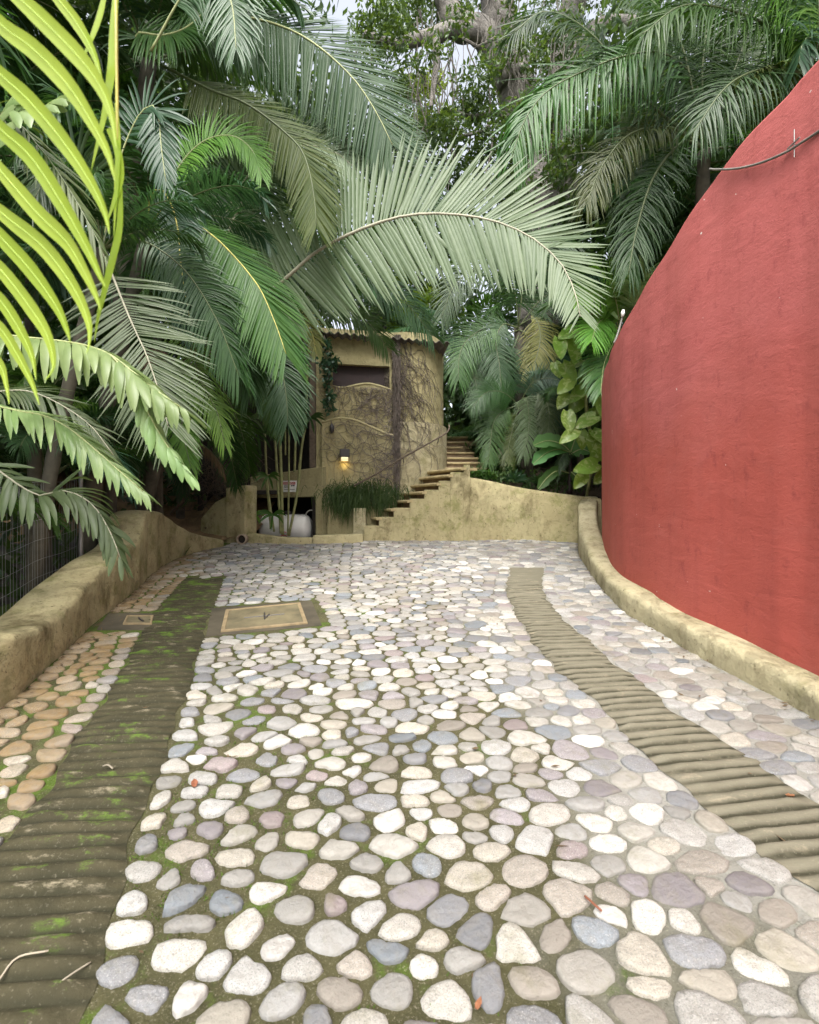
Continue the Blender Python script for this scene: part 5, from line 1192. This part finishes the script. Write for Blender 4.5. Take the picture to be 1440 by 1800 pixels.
# ------------------------------------------------------------------ litter on the drive
def litter(name, px, py, pts, r, mat, label, cat, flat=False):
    x, y = G(px, py); root = empty(name, W(x, y, .02), label, cat, 'bits of litter on the drive'); m2 = MB()
    q = [W(x+a, y+b, .022+c) for a, b, c in pts]
    if flat:
        vs, fs = heart(flat, flat*.6, .5, -.3, 6); rz = Matrix.Rotation(pts[0][0]*20, 3, 'Z'); m2.add([W(x, y, .026)+rz @ Vector(v) for v in vs], fs)
    else: m2.tube([Vector(p) for p in spline(q, 10)], r, 5)
    m2.build('leaf_blade' if flat else 'stem', M[mat], root, True)
M['redleaf'] = leaf('leaf_fallen_red', (.20, .065, .035), (.27, .11, .06), .6, .1)
M['strawt'] = simple('bleached_twig', (.27, .235, .175), .8, bmp=0)
litter('fallen_leaf', 342, 1393, [(.1, 0, 0)], 0, 'redleaf', 'reddish fallen leaf on a blue stone', 'leaf', .055)
litter('fallen_twig', 45, 1715, [(-.05, -.03, 0), (-.04, .02, .01), (.03, .05, 0)], .003, 'strawt', 'bent bleached twig low on the dark track', 'twig')
litter('fallen_twig', 125, 1730, [(-.03, -.03, 0), (0, 0, .006), (.03, .04, 0)], .0025, 'strawt', 'straight pale twig on the dark track', 'twig')
litter('fallen_twig', 190, 1357, [(-.03, .01, 0), (0, 0, .012), (.03, -.01, 0)], .004, 'strawt', 'short curled pale twig in the middle of the dark track', 'twig')
litter('fallen_twig', 1042, 1603, [(-.015, .03, .004), (0, 0, .008), (.02, -.025, .004)], .004, 'redleaf', 'short red-brown twig between pale stones', 'twig')
litter('fallen_leaf', 1382, 1408, [(-.02, 0, 0)], 0, 'redleaf', 'small red leaf on the pale track', 'leaf', .03)
litter('fallen_leaf', 838, 1790, [(.05, 0, 0)], 0, 'redleaf', 'brownish leaf scrap at the very bottom edge', 'leaf', .03)
# moss tufts in the joints on the left
mb = MB(); rs = random.Random(77)
for k in range(2600):
    y = rs.uniform(1.2, 5.6)**1.0; x = ev(LTR, y)+abs(rs.gauss(0, .55))+.02 if rs.random() < .6 else ev(LTL, y)-rs.random()*.8
    if x < lx(y)+.02 or blocked(x, y, 0) or math.sin(3.1*x+1.7*y)+math.sin(2.3*y-4*x) < .5: continue
    for j in range(5):
        c = W(x+rs.gauss(0, .012), y+rs.gauss(0, .012), .0); d = Vector((rs.gauss(0, .006), rs.gauss(0, .006), rs.uniform(.006, .016))); s_ = Vector((rs.gauss(0, 1), rs.gauss(0, 1), 0)).normalized()*.003
        mb.add([c-s_, c+s_, c+d], [(0, 1, 2)])
M['moss'] = leaf('moss_green', (.05, .09, .012), (.10, .16, .02), .8, .2)
mo = mb.build('moss', M['moss']); mo['kind'] = 'stuff'
# dead leaves and soil crumbs gathered along the wall feet
mb = MB(); rs = random.Random(99)
for k in range(900):
    t = rs.random()
    if t < .5: y = rs.uniform(1.2, 8.3); x = lx(y)+abs(rs.gauss(0, .07))+.015
    elif t < .75: y = rs.uniform(2, 8.8); x = rx(y)-abs(rs.gauss(0, .05))-.01
    elif t < .93: x = rs.uniform(-2.9, 3.0); y = 8.96-abs(rs.gauss(0, .1))
    else: y = rs.uniform(1.3, 6); x = rs.uniform(lx(y), rx(y))
    c = W(x, y, .012+rs.random()*.012); a = rs.uniform(0, 6.3); L = rs.uniform(.008, .03); d = Vector((math.cos(a), math.sin(a), rs.uniform(-.2, .4)))*L; e = Vector((-math.sin(a), math.cos(a), rs.uniform(-.3, .3)))*L*rs.uniform(.15, .4)
    mb.add([c-d, c+e, c+d, c-e], [(0, 1, 2, 3)])
lt = mb.build('leaf_litter', M['dead']); lt['kind'] = 'stuff'
